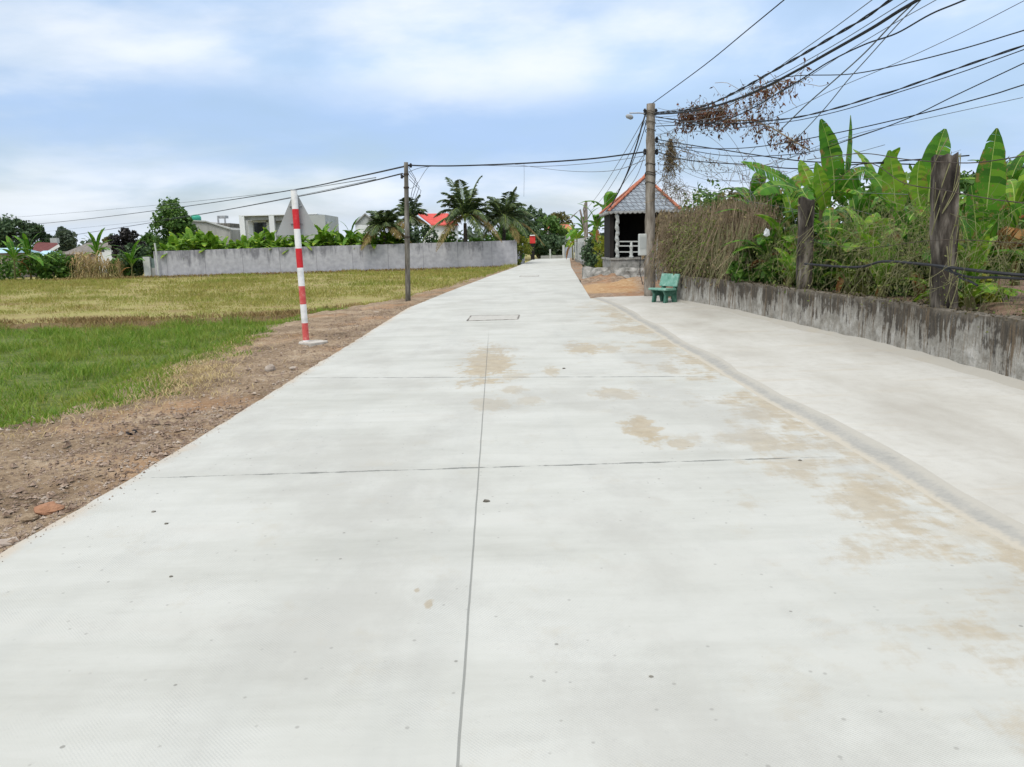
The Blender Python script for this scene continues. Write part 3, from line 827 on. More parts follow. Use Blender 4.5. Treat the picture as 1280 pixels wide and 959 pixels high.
def banana_leaf(mb, p0, p1, p2, W, hint, tear=.35, droop=.25, N=16, pet=.14, rs=.016, fold=.25):
    """one banana leaf along a bent midrib; blade = material 0, midrib = material 1"""
    p0, p1, p2 = Vector(p0), Vector(p1), Vector(p2); hint = Vector(hint).normalized()
    pts = [bez(p0, p1, p2, i / N) for i in range(N + 1)]
    L = sum((pts[i+1] - pts[i]).length for i in range(N))
    mb.cur = 1
    mb.tube(pts, [rs * (1 - .85 * i / N) for i in range(N + 1)], n=5)
    mb.cur = 0
    i0 = max(1, int(pet * N))
    for side in (-1, 1):
        prev = None
        for i in range(i0, N + 1):
            t = (i / N - pet) / (1 - pet); t = max(0, t)
            wd = W / 2 * (math.sin(PI * min(1, .06 + .94 * t)) ** .55 if t < .97 else .12) * rnd.uniform(.93, 1.04)
            tg = (pts[min(i+1, N)] - pts[max(i-1, 0)]).normalized()
            s = tg.cross(hint); s.normalize()
            nrm = s.cross(tg).normalized()
            dn = nrm * (fold * wd)
            c = pts[i]
            m_ = c + s * side * wd * .55 + dn * .55
            o_ = c + s * side * wd + dn * .75 - Vector((0, 0, droop * wd * (.6 + rnd.random() * .5))) * 1.0
            if prev is None: prev = (c, m_, o_)
            else:
                torn = rnd.random() < tear
                c0, m0, o0 = prev
                if torn:
                    sh = tg * rnd.uniform(.01, .04) * L / 2 + Vector((0, 0, -rnd.uniform(0, .25) * wd))
                    mb.add([c0, c, m_ - sh * .25, m0 + sh * .1, o_ - sh * rnd.uniform(.6, 1.2), o0 + Vector((0, 0, -rnd.uniform(0, .3) * wd))], [(0, 1, 2, 3), (3, 2, 4, 5)])
                else:
                    mb.add([c0, c, m_, m0, o_, o0], [(0, 1, 2, 3), (3, 2, 4, 5)])
                prev = (c, m_, o_)


def banana_plant(label, loc, h=1.6, nl=8, L=1.3, W=.36, mat='banana', group=None, seed=1, erect=.5, dead=1, name='banana_plant', N=10):
    global rnd
    old = rnd; rnd = random.Random(seed)
    loc = Vector(loc)
    root = thing(name, label, 'banana plant', loc, group)
    mb = MB()
    lean = Vector((rnd.uniform(-.12, .12), rnd.uniform(-.12, .12), 0))
    mb.tube([loc + lean * t + Vector((0, 0, h * t - .1 * (t == 0))) for t in (0, .25, .5, .75, 1)], [.085, .078, .07, .06, .045], n=8)
    mb.build('pseudostem', MT['banana_stem'], root, smooth=True)
    top = loc + lean + Vector((0, 0, h))
    for k in range(nl):
        a = k * 2.4 + rnd.uniform(-.4, .4)
        el = erect + (1 - erect) * rnd.random() if k < nl * .55 else rnd.uniform(-.1, .5)
        d = Vector((math.cos(a), math.sin(a), 0)); l = L * rnd.uniform(.7, 1.1)
        hz = max(.12, 1 - el)
        p1 = top + d * l * .5 * hz + Vector((0, 0, l * (.35 + .45 * el)))
        p2 = top + d * l * (.45 + .75 * hz) + Vector((0, 0, l * (1.1 * el - .28 * (1 - el))))
        mb = MB(); banana_leaf(mb, top - Vector((0, 0, .12)), p1, p2, W * rnd.uniform(.75, 1.15), Vector((-d.x * .6, -d.y * .6, 1.0)), tear=.3, N=N)
        mb.build('leaf', [MT[mat], MT['midrib']], root, smooth=True)
    for k in range(dead):
        a = rnd.uniform(0, 2 * PI); d = Vector((math.cos(a), math.sin(a), 0))
        mb = MB(); banana_leaf(mb, top - Vector((0, 0, .2)), top + d * .45 * L + Vector((0, 0, .1)), top + d * .5 * L - Vector((0, 0, .75 * L)), W * .6, d + Vector((0, 0, .4)), tear=.8, droop=.8, N=N)
        mb.build('dead_leaf', [MT['banana_dead'], MT['midrib_dead']], root, smooth=True)
    rnd = old
    return root


def leaf_cloud(C, n_each, spread, size, aspect=.55, flat=0.0, seed=0):
    """loose leaf quads clustered round the clump centres C[(x,y,z,r)]"""
    r = np.random.default_rng(seed)
    C = np.asarray(C); n = len(C) * n_each
    idx = np.repeat(np.arange(len(C)), n_each)
    u = r.normal(0, 1, (n, 3)); u /= np.linalg.norm(u, axis=1)[:, None]
    rad = r.uniform(.25, 1, n) ** .5
    ctr = C[idx, :3] + u * (rad * C[idx, 3] * spread)[:, None] * np.array([1, 1, .8])
    a = r.normal(0, 1, (n, 3)); a[:, 2] *= (1 - flat)
    a /= np.linalg.norm(a, axis=1)[:, None] + 1e-9
    b_ = np.cross(a, r.normal(0, 1, (n, 3))); b_ /= np.linalg.norm(b_, axis=1)[:, None] + 1e-9
    s = size * r.uniform(.6, 1.35, n)
    A = a * s[:, None]; B = b_ * (s * aspect)[:, None]
    return np.stack([ctr - A, ctr - B, ctr + A, ctr + B], 1)


def tree(name, label, cat, base, h, wdt, bot, leafmat, leaf=.22, clumps=34, each=55, seed=1, tr=.14, top_w=.75, group=None, dpt=None, bark='bark', cr=.17):
    """trunk + limbs and a crown of leaf clumps; bot = height where the crown begins"""
    r = random.Random(seed); base = Vector(base)
    root = thing(name, label, cat, base, group)
    dpt = dpt or wdt
    C = []
    hz = (h - bot) / 2; cz = bot + hz
    for k in range(clumps):
        while True:
            p = Vector((r.uniform(-1, 1), r.uniform(-1, 1), r.uniform(-1, 1)))
            if .35 < p.length < 1.0: break
        q = 1 - (1 - top_w) * max(0, p.z)
        C.append((base.x + p.x * wdt / 2 * q * .88, base.y + p.y * dpt / 2 * q * .88, base.z + cz + p.z * hz * .9, cr * max(wdt, 2 * hz) * r.uniform(.55, 1.15)))
    mb = MB()
    k = base + Vector((0, 0, h * .6))
    mb.tube([base - Vector((0, 0, .2)), base + Vector((r.uniform(-.05, .05) * h, 0, bot * .6 + .1)), base + Vector((r.uniform(-.06, .06) * h, 0, bot + .25 * h * .5)), k], [tr, tr * .8, tr * .65, tr * .3], n=7, jit=.08)
    for c in C[::3]:
        e = Vector(c[:3]); s = base + Vector((0, 0, bot * .7 + (e.z - base.z) * .3))
        mb.tube([s, s.lerp(e, .5) + Vector((0, 0, .08 * h * .3)), e], [tr * .38, tr * .25, tr * .1], n=5)
    mb.build('trunk', MT[bark], root, smooth=True)
    np_quads('crown', leaf_cloud(C, each, 1.0, leaf, seed=seed), MT[leafmat], root)
    return root


def bush(label, base, h, wdt, leafmat, leaf=.1, clumps=22, each=60, seed=1, cat='bush', name='bush', group=None, dpt=None):
    return tree(name, label, cat, base, h, wdt, .02, leafmat, leaf, clumps, each, seed, .035, .8, group, dpt, cr=.2)


def frond(mb, base, d, l, up, sag, nl=34, ll=.95, seed=0, wid=.075):
    """palm frond: rachis (material 1) and leaflets (material 0)"""
    r = random.Random(seed)
    d = Vector(d).normalized()
    p0 = Vector(base); p1 = p0 + d * l * .45 * (1 - up * .62) + Vector((0, 0, l * .62 * up + .12 * l)); p2 = p0 + d * l * (.95 - .58 * up) + Vector((0, 0, l * (up * .95 - sag)))
    K = 8
    pts = [bez(p0, p1, p2, i / K) for i in range(K + 1)]
    mb.cur = 1; mb.tube(pts, [.035 * (1 - .8 * i / K) for i in range(K + 1)], n=4); mb.cur = 0
    for i in range(nl):
        t = .16 + .84 * i / (nl - 1)
        c = bez(p0, p1, p2, t); tg = (bez(p0, p1, p2, min(1, t + .03)) - bez(p0, p1, p2, t - .03)).normalized()
        s = tg.cross(Vector((0, 0, 1)))
        if s.length < .15: s = tg.cross(Vector((.3, 1, 0)))
        s.normalize()
        w_ = ll * (math.sin(PI * min(1, .18 + .8 * t)) ** .7) * r.uniform(.75, 1.1)
        for sd_ in (-1, 1):
            dirn = (s * sd_ * .8 + tg * .65 + Vector((0, 0, -.12 - .3 * r.random()))).normalized()
            e = c + dirn * w_; e2 = e + Vector((0, 0, -.22 * w_ * r.random()))
            q = tg * wid
            mid = c.lerp(e, .5) + Vector((0, 0, .02))
            mb.add([c - q * .6, mid - q, e2, mid + q], [(0, 1, 2, 3)])


def palm(label, base, th, fl, nf, seed, tr=.17, lean=(0, 0), dry=3, name='coconut_palm', up=.5):
    r = random.Random(seed); base = Vector(base)
    root = thing(name, label, 'palm tree', base)
    top = base + Vector((lean[0], lean[1], th))
    mb = MB(); K = 12
    mb.tube([base.lerp(top, i / K) + Vector((lean[0] * -.25 * math.sin(PI * i / K), 0, -.2 if i == 0 else 0)) for i in range(K + 1)], [tr * (1.25 - .45 * i / K) * (1 + .06 * (i % 2)) for i in range(K + 1)], n=9, jit=.06)
    mb.build('trunk', MT['palm_trunk'], root)
    for k in range(nf):
        a = k * 2.399 + r.uniform(-.25, .25); u = 1.0 - (k / nf) ** 1.15 * 1.12 + r.uniform(-.08, .08)
        u = max(-.12, u)
        mb = MB(); frond(mb, top + Vector((0, 0, .02 * k)), (math.cos(a), math.sin(a), 0), fl * r.uniform(.8, 1.08), u, .12 + .5 * (1 - max(u, 0)), seed=seed * 50 + k)
        mb.build('frond', [MT['palm_dry' if k >= nf - dry else 'palm'], MT['midrib_dead' if k >= nf - dry else 'midrib']], root)
    return root


def ribbon_tangle(mb, paths, r=.006, n=3):
    for p in paths: mb.tube(p, r if not callable(r) else r(), n=n, cap=False)


def wander(p, d, l, k, jit, grav=0.0):
    """a wandering stem starting at p"""
    p = Vector(p); d = Vector(d).normalized(); out = [p.copy()]
    for _ in range(k):
        d = (d + Vector((rnd.gauss(0, jit), rnd.gauss(0, jit), rnd.gauss(0, jit) - grav))).normalized()
        p = p + d * (l / k); out.append(p.copy())
    return out


def leaves_at(pts, size, seed=0, aspect=.5, hang=.6):
    r = np.random.default_rng(seed)
    P = np.array([tuple(p) for p in pts]); n = len(P)
    a = r.normal(0, 1, (n, 3)); a[:, 2] -= hang; a /= np.linalg.norm(a, axis=1)[:, None]
    b_ = np.cross(a, r.normal(0, 1, (n, 3))); b_ /= np.linalg.norm(b_, axis=1)[:, None]
    s = size * r.uniform(.5, 1.4, n)
    return np.stack([P, P + a * s[:, None] * .5 - b_ * (s * aspect * .5)[:, None], P + a * s[:, None], P + a * s[:, None] * .5 + b_ * (s * aspect * .5)[:, None]], 1)

# ================================================================ ROADSIDE THINGS
# ---- striped warning sign, seen from behind
S0 = gp(383, 429, -.06); Y0 = S0.y
T0 = at(367, 236, Y0)
sign = thing('road_sign', 'red and white banded sign post with triangular plate seen from its grey back', 'road sign', S0)
ax = (T0 - S0); L = ax.length; axn = ax.normalized()
R_ = .056
def rod(a, b, r=R_):
    mb = MB(); mb.tube([S0 + axn * a, S0 + axn * (a + (b - a) * .5), S0 + axn * b], r, n=20); return mb
bnd = [429, 425, 403, 379, 356, 333, 309, 285, 260.7, 238]
vals = []
for q in bnd: vals.append((429 - q) / (429 - 236) * L)
vals[0] = -.05
for i in range(9):
    red = i % 2 == 1
    mt_ = ('pink_paint' if i < 4 else 'red_paint') if red else 'white_paint'
    rod(vals[i], vals[i+1]).build('red_band' if red else 'white_band', MT[mt_], sign, smooth=False)
mb = MB(); mb.tube([S0 + axn * vals[-1], S0 + axn * (vals[-1] + .012)], R_ + .004, n=20); mb.build('cap', MT['metal'], sign)
pa, pb, pc = at(368.5, 237, Y0 + .075), at(345, 294.5, Y0 + .075), at(398.5, 293, Y0 + .075)
def rounded_tri(a, b, c, r):
    out = []
    for p, q, s in ((a, c, b), (b, a, c), (c, b, a)):
        u = (q - p).normalized(); v = (s - p).normalized()
        for t in (0, .25, .5, .75, 1): out.append(bez(p + u * r, p, p + v * r, t))
    return out
tri = rounded_tri(pa, pb, pc, .035)
mb = MB(); mb.prism(tri, (0, .004, 0)); plate = mb.build('plate', MT['plate_back'], sign)
for t in (.36, .74):
    mb = MB(); z = pa.lerp((pb + pc) / 2, t); mb.bar(z + Vector((-.11, -.008, 0)), z + Vector((.11, -.008, 0)), .03, .012)
    mb.build('clamp', MT['metal'], plate)
mb = MB()
fo = S0 + Vector((.10, 0, -.09))
mb.prism([fo + Vector((.26 * math.cos(a) * (1 + .13 * math.sin(a * 3 + 1)), .24 * math.sin(a) * (1 + .12 * math.cos(a * 5)), 0)) for a in np.linspace(0, 2 * PI, 18, endpoint=False)], (0, 0, .12))
mb.build('footing', MT['base_conc'], sign, bevel=.012)

# ---- utility poles
def pole_pts(bx_, by_, tx, ty, zb, k=10):
    b_ = gp(bx_, by_, zb); t = at(tx, ty, b_.y); return b_, t
# pole at the edge of the field
b1, t1 = pole_pts(510, 379, 507.5, 203, -.12)
pl = thing('utility_pole', 'slim weathered concrete utility pole standing between field and road', 'utility pole', b1)
mb = MB(); K = 14
mb.tube([b1.lerp(t1, i / K) - Vector((0, 0, .3 if i == 0 else 0)) for i in range(K + 1)], [.088 - .022 * i / K for i in range(K + 1)], n=10, jit=.05)
mb.build('shaft', MT['pole_dark'], pl, smooth=True)
for z, dx_ in ((.10, .14), (.42, -.15)):
    mb = MB(); p = t1 - Vector((0, 0, z)); mb.bar(p - Vector((.07, 0, 0)), p + Vector((dx_, 0, 0)), .05)
    mb.lathe(p + Vector((dx_, 0, -.06)), [(.03, 0), (.045, .03), (.03, .06), (.045, .09), (.02, .13)], n=10)
    mb.build('insulator_bracket', MT['cable'], pl)
for z in (.35, .75, 2.25):
    mb = MB(); mb.lathe(b1.lerp(t1, 1 - z / (t1 - b1).length) - Vector((0, 0, .03)), [(.088, 0), (.09, .05)], n=12)
    mb.build('strap', MT['rust_wire'], pl)
mb = MB()
for s in range(4):
    q = t1 - Vector((0, 0, .15 + .12 * s)); mb.tube([q + Vector((.08, -.05, 0)), q + Vector((.28 + .05 * s, -.05, -.35)), q + Vector((.14, -.06, -.75 - .1 * s)), q + Vector((.09, -.05, -1.0))], .008, n=4)
mb.build('wire_loop', MT['cable'], pl)

# big pole by the bench
b2, t2 = pole_pts(812, 374, 813.5, 130, -.05)
pr = thing('utility_pole', 'thick rough grey utility pole by the green bench, carrying many cables', 'utility pole', b2)
mb = MB(); K = 22
mb.tube([b2.lerp(t2, i / K) - Vector((0, 0, .3 if i == 0 else 0)) for i in range(K + 1)], [(.165 - .045 * i / K) * (1 + .09 * fbm(i, 3, 0, .8)) for i in range(K + 1)], n=12, jit=.07)
mb.build('shaft', MT['pole'], pr, smooth=True)
mb = MB()
arm_a = at(812, 143, b2.y); arm_b = at(787, 141.5, b2.y - .1)
mb.tube([arm_a, arm_a.lerp(arm_b, .5) + Vector((0, 0, .02)), arm_b], .018, n=8)
arm = mb.build('lamp_arm', MT['metal'], pr)
h0, h1 = at(791, 147.3, b2.y - .1), at(782.5, 144.8, b2.y - .15)
mb = MB(); mb.tube([h0, h0.lerp(h1, .25), h0.lerp(h1, .8), h1], [.035, .07, .06, .025], n=10); mb.build('lamp_head', MT['metal'], arm, smooth=True)
for px, py in ((806, 190), (821, 175), (821, 190), (806, 140), (820, 140)):
    mb = MB(); p = at(px, py, b2.y); mb.bar(Vector((b2.x, b2.y - .02, p.z)), p, .045)
    mb.lathe(p - Vector((0, 0, .08)), [(.03, 0), (.05, .04), (.03, .08), (.05, .12), (.02, .17)], n=10)
    mb.build('insulator_bracket', MT['cable'], pr)
bxc = at(803, 306, b2.y - .02)
mb = MB(); mb.box(bxc - Vector((.115, .09, .31)), bxc + Vector((.115, .09, .31))); bx_ = mb.build('meter_box', MT['fence_post'], pr, bevel=.02)
mb = MB(); mb.box(bxc + Vector((-.085, -.098, -.12)), bxc + Vector((.085, -.0925, .22))); mb.build('cover', MT['block_grey'], bx_)
mb = MB(); a_ = bxc - Vector((0, 0, .3)); mb.tube([a_ + Vector((-.06, 0, 0)), a_ + Vector((-.07, 0, -.5)), a_ + Vector((.02, 0, -.85)), a_ + Vector((.2, 0, -.75))], .012, n=5); mb.build('loose_cable', MT['cable'], bx_)
mb = MB(); q0, q1 = at(821.5, 296, b2.y), at(820.5, 352, b2.y); mb.tube([q0, q1], .022, n=8); mb.build('conduit', MT['metal'], pr)
for i in range(8):
    mb = MB(); z = t2.z - .22 - rnd.uniform(0, 2.2)
    c = b2.lerp(t2, (z - b2.z) / (t2.z - b2.z))
    mb.tube([c + Vector((.15 * math.cos(a), .15 * math.sin(a), .03 * math.sin(a * 2) + .05 * a / 6)) for a in np.linspace(0, 2 * PI, 12)], .008 + .006 * rnd.random(), n=4)
    mb.build('wire_binding', MT['rust_wire'], pr)

# ---- bench: moulded green stone
B0 = gp(830, 378, .04)
bn = thing('garden_bench', 'green moulded stone bench on the concrete beside the thick pole', 'bench', B0)
ang = math.radians(-62)                                   # bench's long axis; it faces the road and a little toward the camera
def BL(x, y, z):                                          # x along the seat, y towards the back
    c, s = math.cos(ang), math.sin(ang)
    return B0 + Vector((x * c - y * s, x * s + y * c, z))
def loc_prism(mb, prof, x0, x1):
    mb.prism([BL(x0, y, z) for y, z in prof], BL(x1, 0, 0) - BL(x0, 0, 0))
hl = .42
mb = MB(); loc_prism(mb, [(-.30, .405), (-.29, .385), (.14, .385), (.14, .44), (-.25, .455), (-.30, .44)], -hl, hl); mb.build('seat', MT['bench_light'], bn, bevel=.012)
mb = MB(); loc_prism(mb, [(.13, .50), (.185, .49), (.30, .86), (.275, .89), (.235, .875)], -hl, hl); mb.build('backrest', MT['bench_light'], bn, bevel=.014)
for sx in (-hl + .14, hl - .14):
    mb = MB(); x0, x1 = sx - .05, sx + .05
    loc_prism(mb, [(-.24, 0), (-.12, 0), (-.09, .20), (.06, .20), (.12, 0), (.25, 0), (.235, .30), (.345, .80), (.275, .84), (.16, .49), (.12, .375), (-.27, .375), (-.20, .25)], x0, x1)
    mb.build('leg', MT['bench'], bn, bevel=.014)
mb = MB(); loc_prism(mb, [(.02, .30), (.08, .30), (.08, .37), (.02, .37)], -hl + .19, hl - .19); mb.build('stretcher', MT['bench'], bn)
bn.scale = (.83, .83, .83)

# ---- low garden wall
gwl = thing('garden_wall', 'low mould streaked concrete wall between the pale apron and the banana garden', 'wall', (PW[3][0], PW[3][1], 0))
mb = MB(); rows = []
yv = np.arange(-5, wall_end + .001, .16)
for y in yv:
    x = xw(y); tz = .70 + .025 * fbm(0, y, 0, .7) + .015 * fbm(4, y, 0, 4)
    rows.append([Vector((x + .015 * fbm(y, zz, 0, 2.2) , y, zz * tz)) for zz in np.linspace(-.02, 1, 9)] + [Vector((x + .06, y, tz + .02 + .015 * fbm(9, y, 0, 3))), Vector((x + .17, y, tz + .005)), Vector((x + .20, y, tz - .5))])
mb.grid(rows)
mb.add([rows[-1][k] for k in range(len(rows[-1]))], [tuple(range(len(rows[-1])))])
mb.build('wall_face', MT['mouldy'], gwl, smooth=False)
# rough mortar lumps and moss crust along the top
V = []
for _ in range(3000):
    y = rnd.uniform(-2, wall_end); x = xw(y) + rnd.uniform(-.015, .2); V.append((x, y, .70 + rnd.uniform(-.03, .035)))
np_quads('moss_crust', leaves_at([Vector(p) for p in V], .045, 3, .6, -.3), mat_leaf('moss_crust', [(.05, .04, .028), (.10, .085, .055), (.16, .13, .09), (.07, .075, .03)], .1, .9, .1), gwl)

# ================================================================ GARDEN FENCE LINE
def fpt(px, py_foot, extra=.30):
    p = gp(px, py_foot, .03); q = Vector((p.x, p.y, 0)); return q * (1 + extra / q.length)


def fence_post(label, px, pyf, pxt, pyt, w0, w1, seed):
    global rnd
    old = rnd; rnd = random.Random(seed)
    f = fpt(px, pyf, .42); f.z = .45; t = at(pxt, pyt, f.y)
    root = thing('fence_post', label, 'fence post', f, 'old posts of the garden fence')
    mb = MB(); K = 22; P = []
    for i in range(K + 1):
        c = f.lerp(t, i / K); w = w0 + (w1 - w0) * i / K; row = []
        for j in range(12):
            a = 2 * PI * (j + .5) / 12
            r = w / 2 / max(abs(math.cos(a)), abs(math.sin(a))) * .92
            r = min(r, w * .62) * (1 + .16 * mnoise.noise(Vector((math.cos(a) * 2, math.sin(a) * 2, i * .35 + seed))) + rnd.uniform(-.03, .03))
            row.append(c + Vector((math.cos(a) * r, math.sin(a) * r, (rnd.uniform(-.05, .05) if i == K else 0))))
        P.append(row + [row[0]])
    mb.grid(P); mb.add(P[-1][:12], [tuple(range(12))])
    mb.build('shaft', MT['post'], root)
    mb = MB()
    for i in range(26):
        s = rnd.random(); c = f.lerp(t, s); a0 = rnd.uniform(0, 6.28); tw = rnd.uniform(-.5, 2.5); l = rnd.uniform(.2, .7); w = (w0 + (w1 - w0) * s) * .60
        mb.tube([c + Vector((math.cos(a0 + tw * q) * w, math.sin(a0 + tw * q) * w, l * (q - .5))) for q in np.linspace(0, 1, 8)], rnd.uniform(.003, .008), n=4)
    mb.build('clinging_vine', MT['vine_pale'], root)
    rnd = old
    return root, f, t


POSTS = [fence_post('broad mould blackened fence post, nearest of the garden posts, rising above the banana leaves', 1176, 456, 1181, 195, .255, .25, 3),
         fence_post('dark vine wrapped fence post directly under the big banana fronds', 1003, 412, 1008, 249, .24, .23, 5)]


# ---- fence wires strung post to post
def wire(label, pts, r, mat='rust_wire', name='fence_wire', cat='wire', group='wires of the garden fence', n=4):
    # smooth through the given points
    P = []
    pts = [Vector(p) for p in pts]
    for i in range(len(pts) - 1):
        a = pts[max(i-1, 0)]; b_ = pts[i]; c = pts[i+1]; d = pts[min(i+2, len(pts)-1)]
        for s in range(8):
            t = s / 8
            P.append(.5 * ((2*b_) + (c - a) * t + (2*a - 5*b_ + 4*c - d) * t*t + (3*b_ - a - 3*c + d) * t**3))
    P.append(pts[-1])
    mb = MB(); mb.tube(P, r, n=n)
    o = mb.build(name, MT[mat], loc=tuple(P[0])); return tag(o, label, cat, group)


def fw(px, py, dpt=.10):
    """point on the vertical fence surface (just road side of the posts) at a photo pixel"""
    d = ray(px, py)
    best = None
    for k in np.linspace(2.5, 26, 500):
        x = d.x * k / d.y
        if x > xw(min(k, wall_end)) + dpt: 
            continue
        best = k
    return CAM + d * ((best or 8) / d.y)


ys_f = lambda px: gp(px, np.interp(px, [843, 920, 1000, 1080, 1160, 1280], [378, 393, 413, 432, 453, 489])).y
def fpix(px, py, extra=.12): return at(px, py, ys_f(px) + extra * .5)
wire('highest fence wire, dipping over the head of the nearest post', [fpix(1009, 200), fpix(1075, 192), fpix(1130, 199), fpix(1182, 203), fpix(1225, 203), fpix(1290, 193)], .006)
wire('middle fence wire sloping down to the right across the nearest post', [fpix(1009, 262), fpix(1075, 205), fpix(1130, 229), fpix(1175, 237), fpix(1240, 249), fpix(1300, 256)], .006)
wire('thick black cable sagging low along the fence near the wall top', [fpix(1006, 330), fpix(1070, 334), fpix(1104, 327), fpix(1150, 330), fpix(1192, 335), fpix(1245, 341), fpix(1300, 346)], .018, 'cable')
wire('second black cable drooping just under the thick low fence cable', [fpix(1170, 333), fpix(1210, 346), fpix(1250, 347), fpix(1300, 350)], .014, 'cable')
wire('short black cable end curling down by the nearest post', [fpix(1186, 336), fpix(1200, 347), fpix(1213, 352), fpix(1222, 357)], .014, 'cable')
wire('lowest fence wire behind the sagging black cable', [fpix(1006, 300), fpix(1075, 310), fpix(1176, 300), fpix(1300, 306)], .004)

# ---- banana plants of the garden (leaves placed one by one)
def hero(label, foot, top, leaves, seed, sr=.10):
    global rnd
    old = rnd; rnd = random.Random(seed)
    root = thing('banana_plant', label, 'banana plant', foot, 'banana plants of the garden')
    mb = MB(); mb.tube([foot, foot.lerp(top, .35), foot.lerp(top, .7), top, top + Vector((0, 0, .12))], [sr, sr * .9, sr * .78, sr * .6, sr * .4], n=10, jit=.05)
    mb.build('pseudostem', MT['banana_stem'], root, smooth=True)
    for lf in leaves:
        p0, p1, p2 = [at(*q) for q in lf['p']]
        mb = MB()
        banana_leaf(mb, p0, p1, p2, lf['w'], lf.get('n', (0, -1, .25)), min(.85, lf.get('tear', .3) * 1.5 + .06), lf.get('droop', .2), N=20, pet=lf.get('pet', .12), rs=.02, fold=lf.get('fold', .22))
        dm = lf.get('m', 'banana')
        mb.build('leaf' if dm != 'banana_dead' else 'dead_leaf', [MT[dm], MT['midrib' if dm != 'banana_dead' else 'midrib_dead']], root, smooth=True)
    rnd = old
    return root


Yb = 15.6
fA = at(1028, 372, Yb); fA.z = .5
hero('tall banana plant with two upright fronds above the vine wrapped post', fA, at(1028, 252, Yb), [
    dict(p=[(1042, 250, Yb), (1046, 205, Yb - .05), (1026, 149, Yb - .1)], w=.50, n=(.15, -1, .1), tear=.12, fold=.18, pet=.06),
    dict(p=[(1052, 252, Yb), (1058, 205, Yb + .1), (1063, 144, Yb + .2)], w=.42, n=(.8, -.55, .0), tear=.08, fold=.35, pet=.1),
    dict(p=[(1015, 254, Yb), (975, 214, Yb - .3), (926, 203, Yb - .6)], w=.40, n=(-.15, -.75, .65), tear=.4, droop=.3),
    dict(p=[(1022, 262, Yb), (985, 212, Yb - .6), (942, 243, Yb - 1.1)], w=.46, n=(-.3, -.7, .7), tear=.35, droop=.55),
    dict(p=[(1022, 255, Yb), (985, 215, Yb - .9), (1017, 258, Yb - 1.7)], w=.44, n=(-.6, -.6, .6), tear=.4, droop=.6),
    dict(p=[(1022, 250, Yb), (1010, 225, Yb + .3), (1000, 200, Yb + .5)], w=.34, n=(.1, -1, .2), m='banana_light'),
    dict(p=[(1032, 262, Yb - .2), (1029, 240, Yb - .4), (1020, 203, Yb - .4)], w=.36, n=(.1, -1, .2), m='banana_light', tear=.05, pet=.02),
    dict(p=[(1045, 252, Yb), (1070, 196, Yb - .2), (1098, 222, Yb - .4)], w=.42, n=(.2, -.75, .6), tear=.3, droop=.5),
    dict(p=[(1040, 256, Yb), (1062, 226, Yb - .6), (1078, 245, Yb - 1.0)], w=.4, n=(.2, -.8, .6), tear=.3, droop=.5),
], 21)
Yc = 14.6
fB = at(1118, 390, Yc); fB.z = .5
hero('banana plant with one pointed pale frond midway between the two posts', fB, at(1116, 270, Yc), [
    dict(p=[(1118, 268, Yc), (1120, 235, Yc), (1111, 188, Yc)], w=.52, n=(.1, -1, .2), tear=.1, m='banana_light', pet=.02),
    dict(p=[(1116, 272, Yc), (1105, 225, Yc + .4), (1080, 212, Yc + .7)], w=.34, n=(.2, -1, .5), tear=.3),
    dict(p=[(1118, 275, Yc), (1095, 275, Yc - .4), (1078, 330, Yc - .9)], w=.40, n=(-.4, -.8, .4), tear=.4, droop=.3),
    dict(p=[(1120, 275, Yc), (1135, 262, Yc - .4), (1143, 325, Yc - .9)], w=.40, n=(.3, -.9, .4), tear=.4, droop=.3),
    dict(p=[(1120, 300, Yc), (1112, 300, Yc - .8), (1104, 350, Yc - 1.3)], w=.42, n=(0, -1, .4), tear=.4, droop=.3, m='banana_light'),
    dict(p=[(1116, 310, Yc), (1090, 305, Yc - .8), (1060, 350, Yc - 1.4)], w=.40, n=(-.2, -1, .5), tear=.4, droop=.3),
    dict(p=[(1116, 290, Yc), (1130, 300, Yc - .2), (1150, 360, Yc - .4)], w=.32, n=(.2, -1, .5), tear=.7, droop=.6, m='banana_dead'),
], 22)
Yd = 12.6
fC = at(1150, 405, Yd); fC.z = .5
hero('banana plant with a narrow frond peeping up behind the nearest post', fC, at(1152, 270, Yd), [
    dict(p=[(1160, 265, Yd), (1160, 215, Yd), (1181, 161, Yd + .1)], w=.46, n=(-.35, -.9, .1), tear=.08, fold=.4, pet=.04),
    dict(p=[(1152, 265, Yd), (1142, 232, Yd), (1150, 200, Yd)], w=.34, n=(.1, -1, .2), m='banana_light', tear=.2, pet=.05),
    dict(p=[(1150, 270, Yd), (1140, 255, Yd - .4), (1128, 300, Yd - .8)], w=.3, n=(0, -1, .5), tear=.5, droop=.3),
    dict(p=[(1150, 290, Yd), (1150, 300, Yd - .5), (1142, 352, Yd - .8)], w=.36, n=(0, -1, .4), tear=.4, droop=.2),
    dict(p=[(1155, 300, Yd), (1152, 320, Yd - .3), (1146, 385, Yd - .5)], w=.26, n=(-.2, -1, .3), tear=.8, droop=.4, m='banana_dead'),
], 23)
Ye = 11.6
fD = at(1236, 425, Ye); fD.z = .5
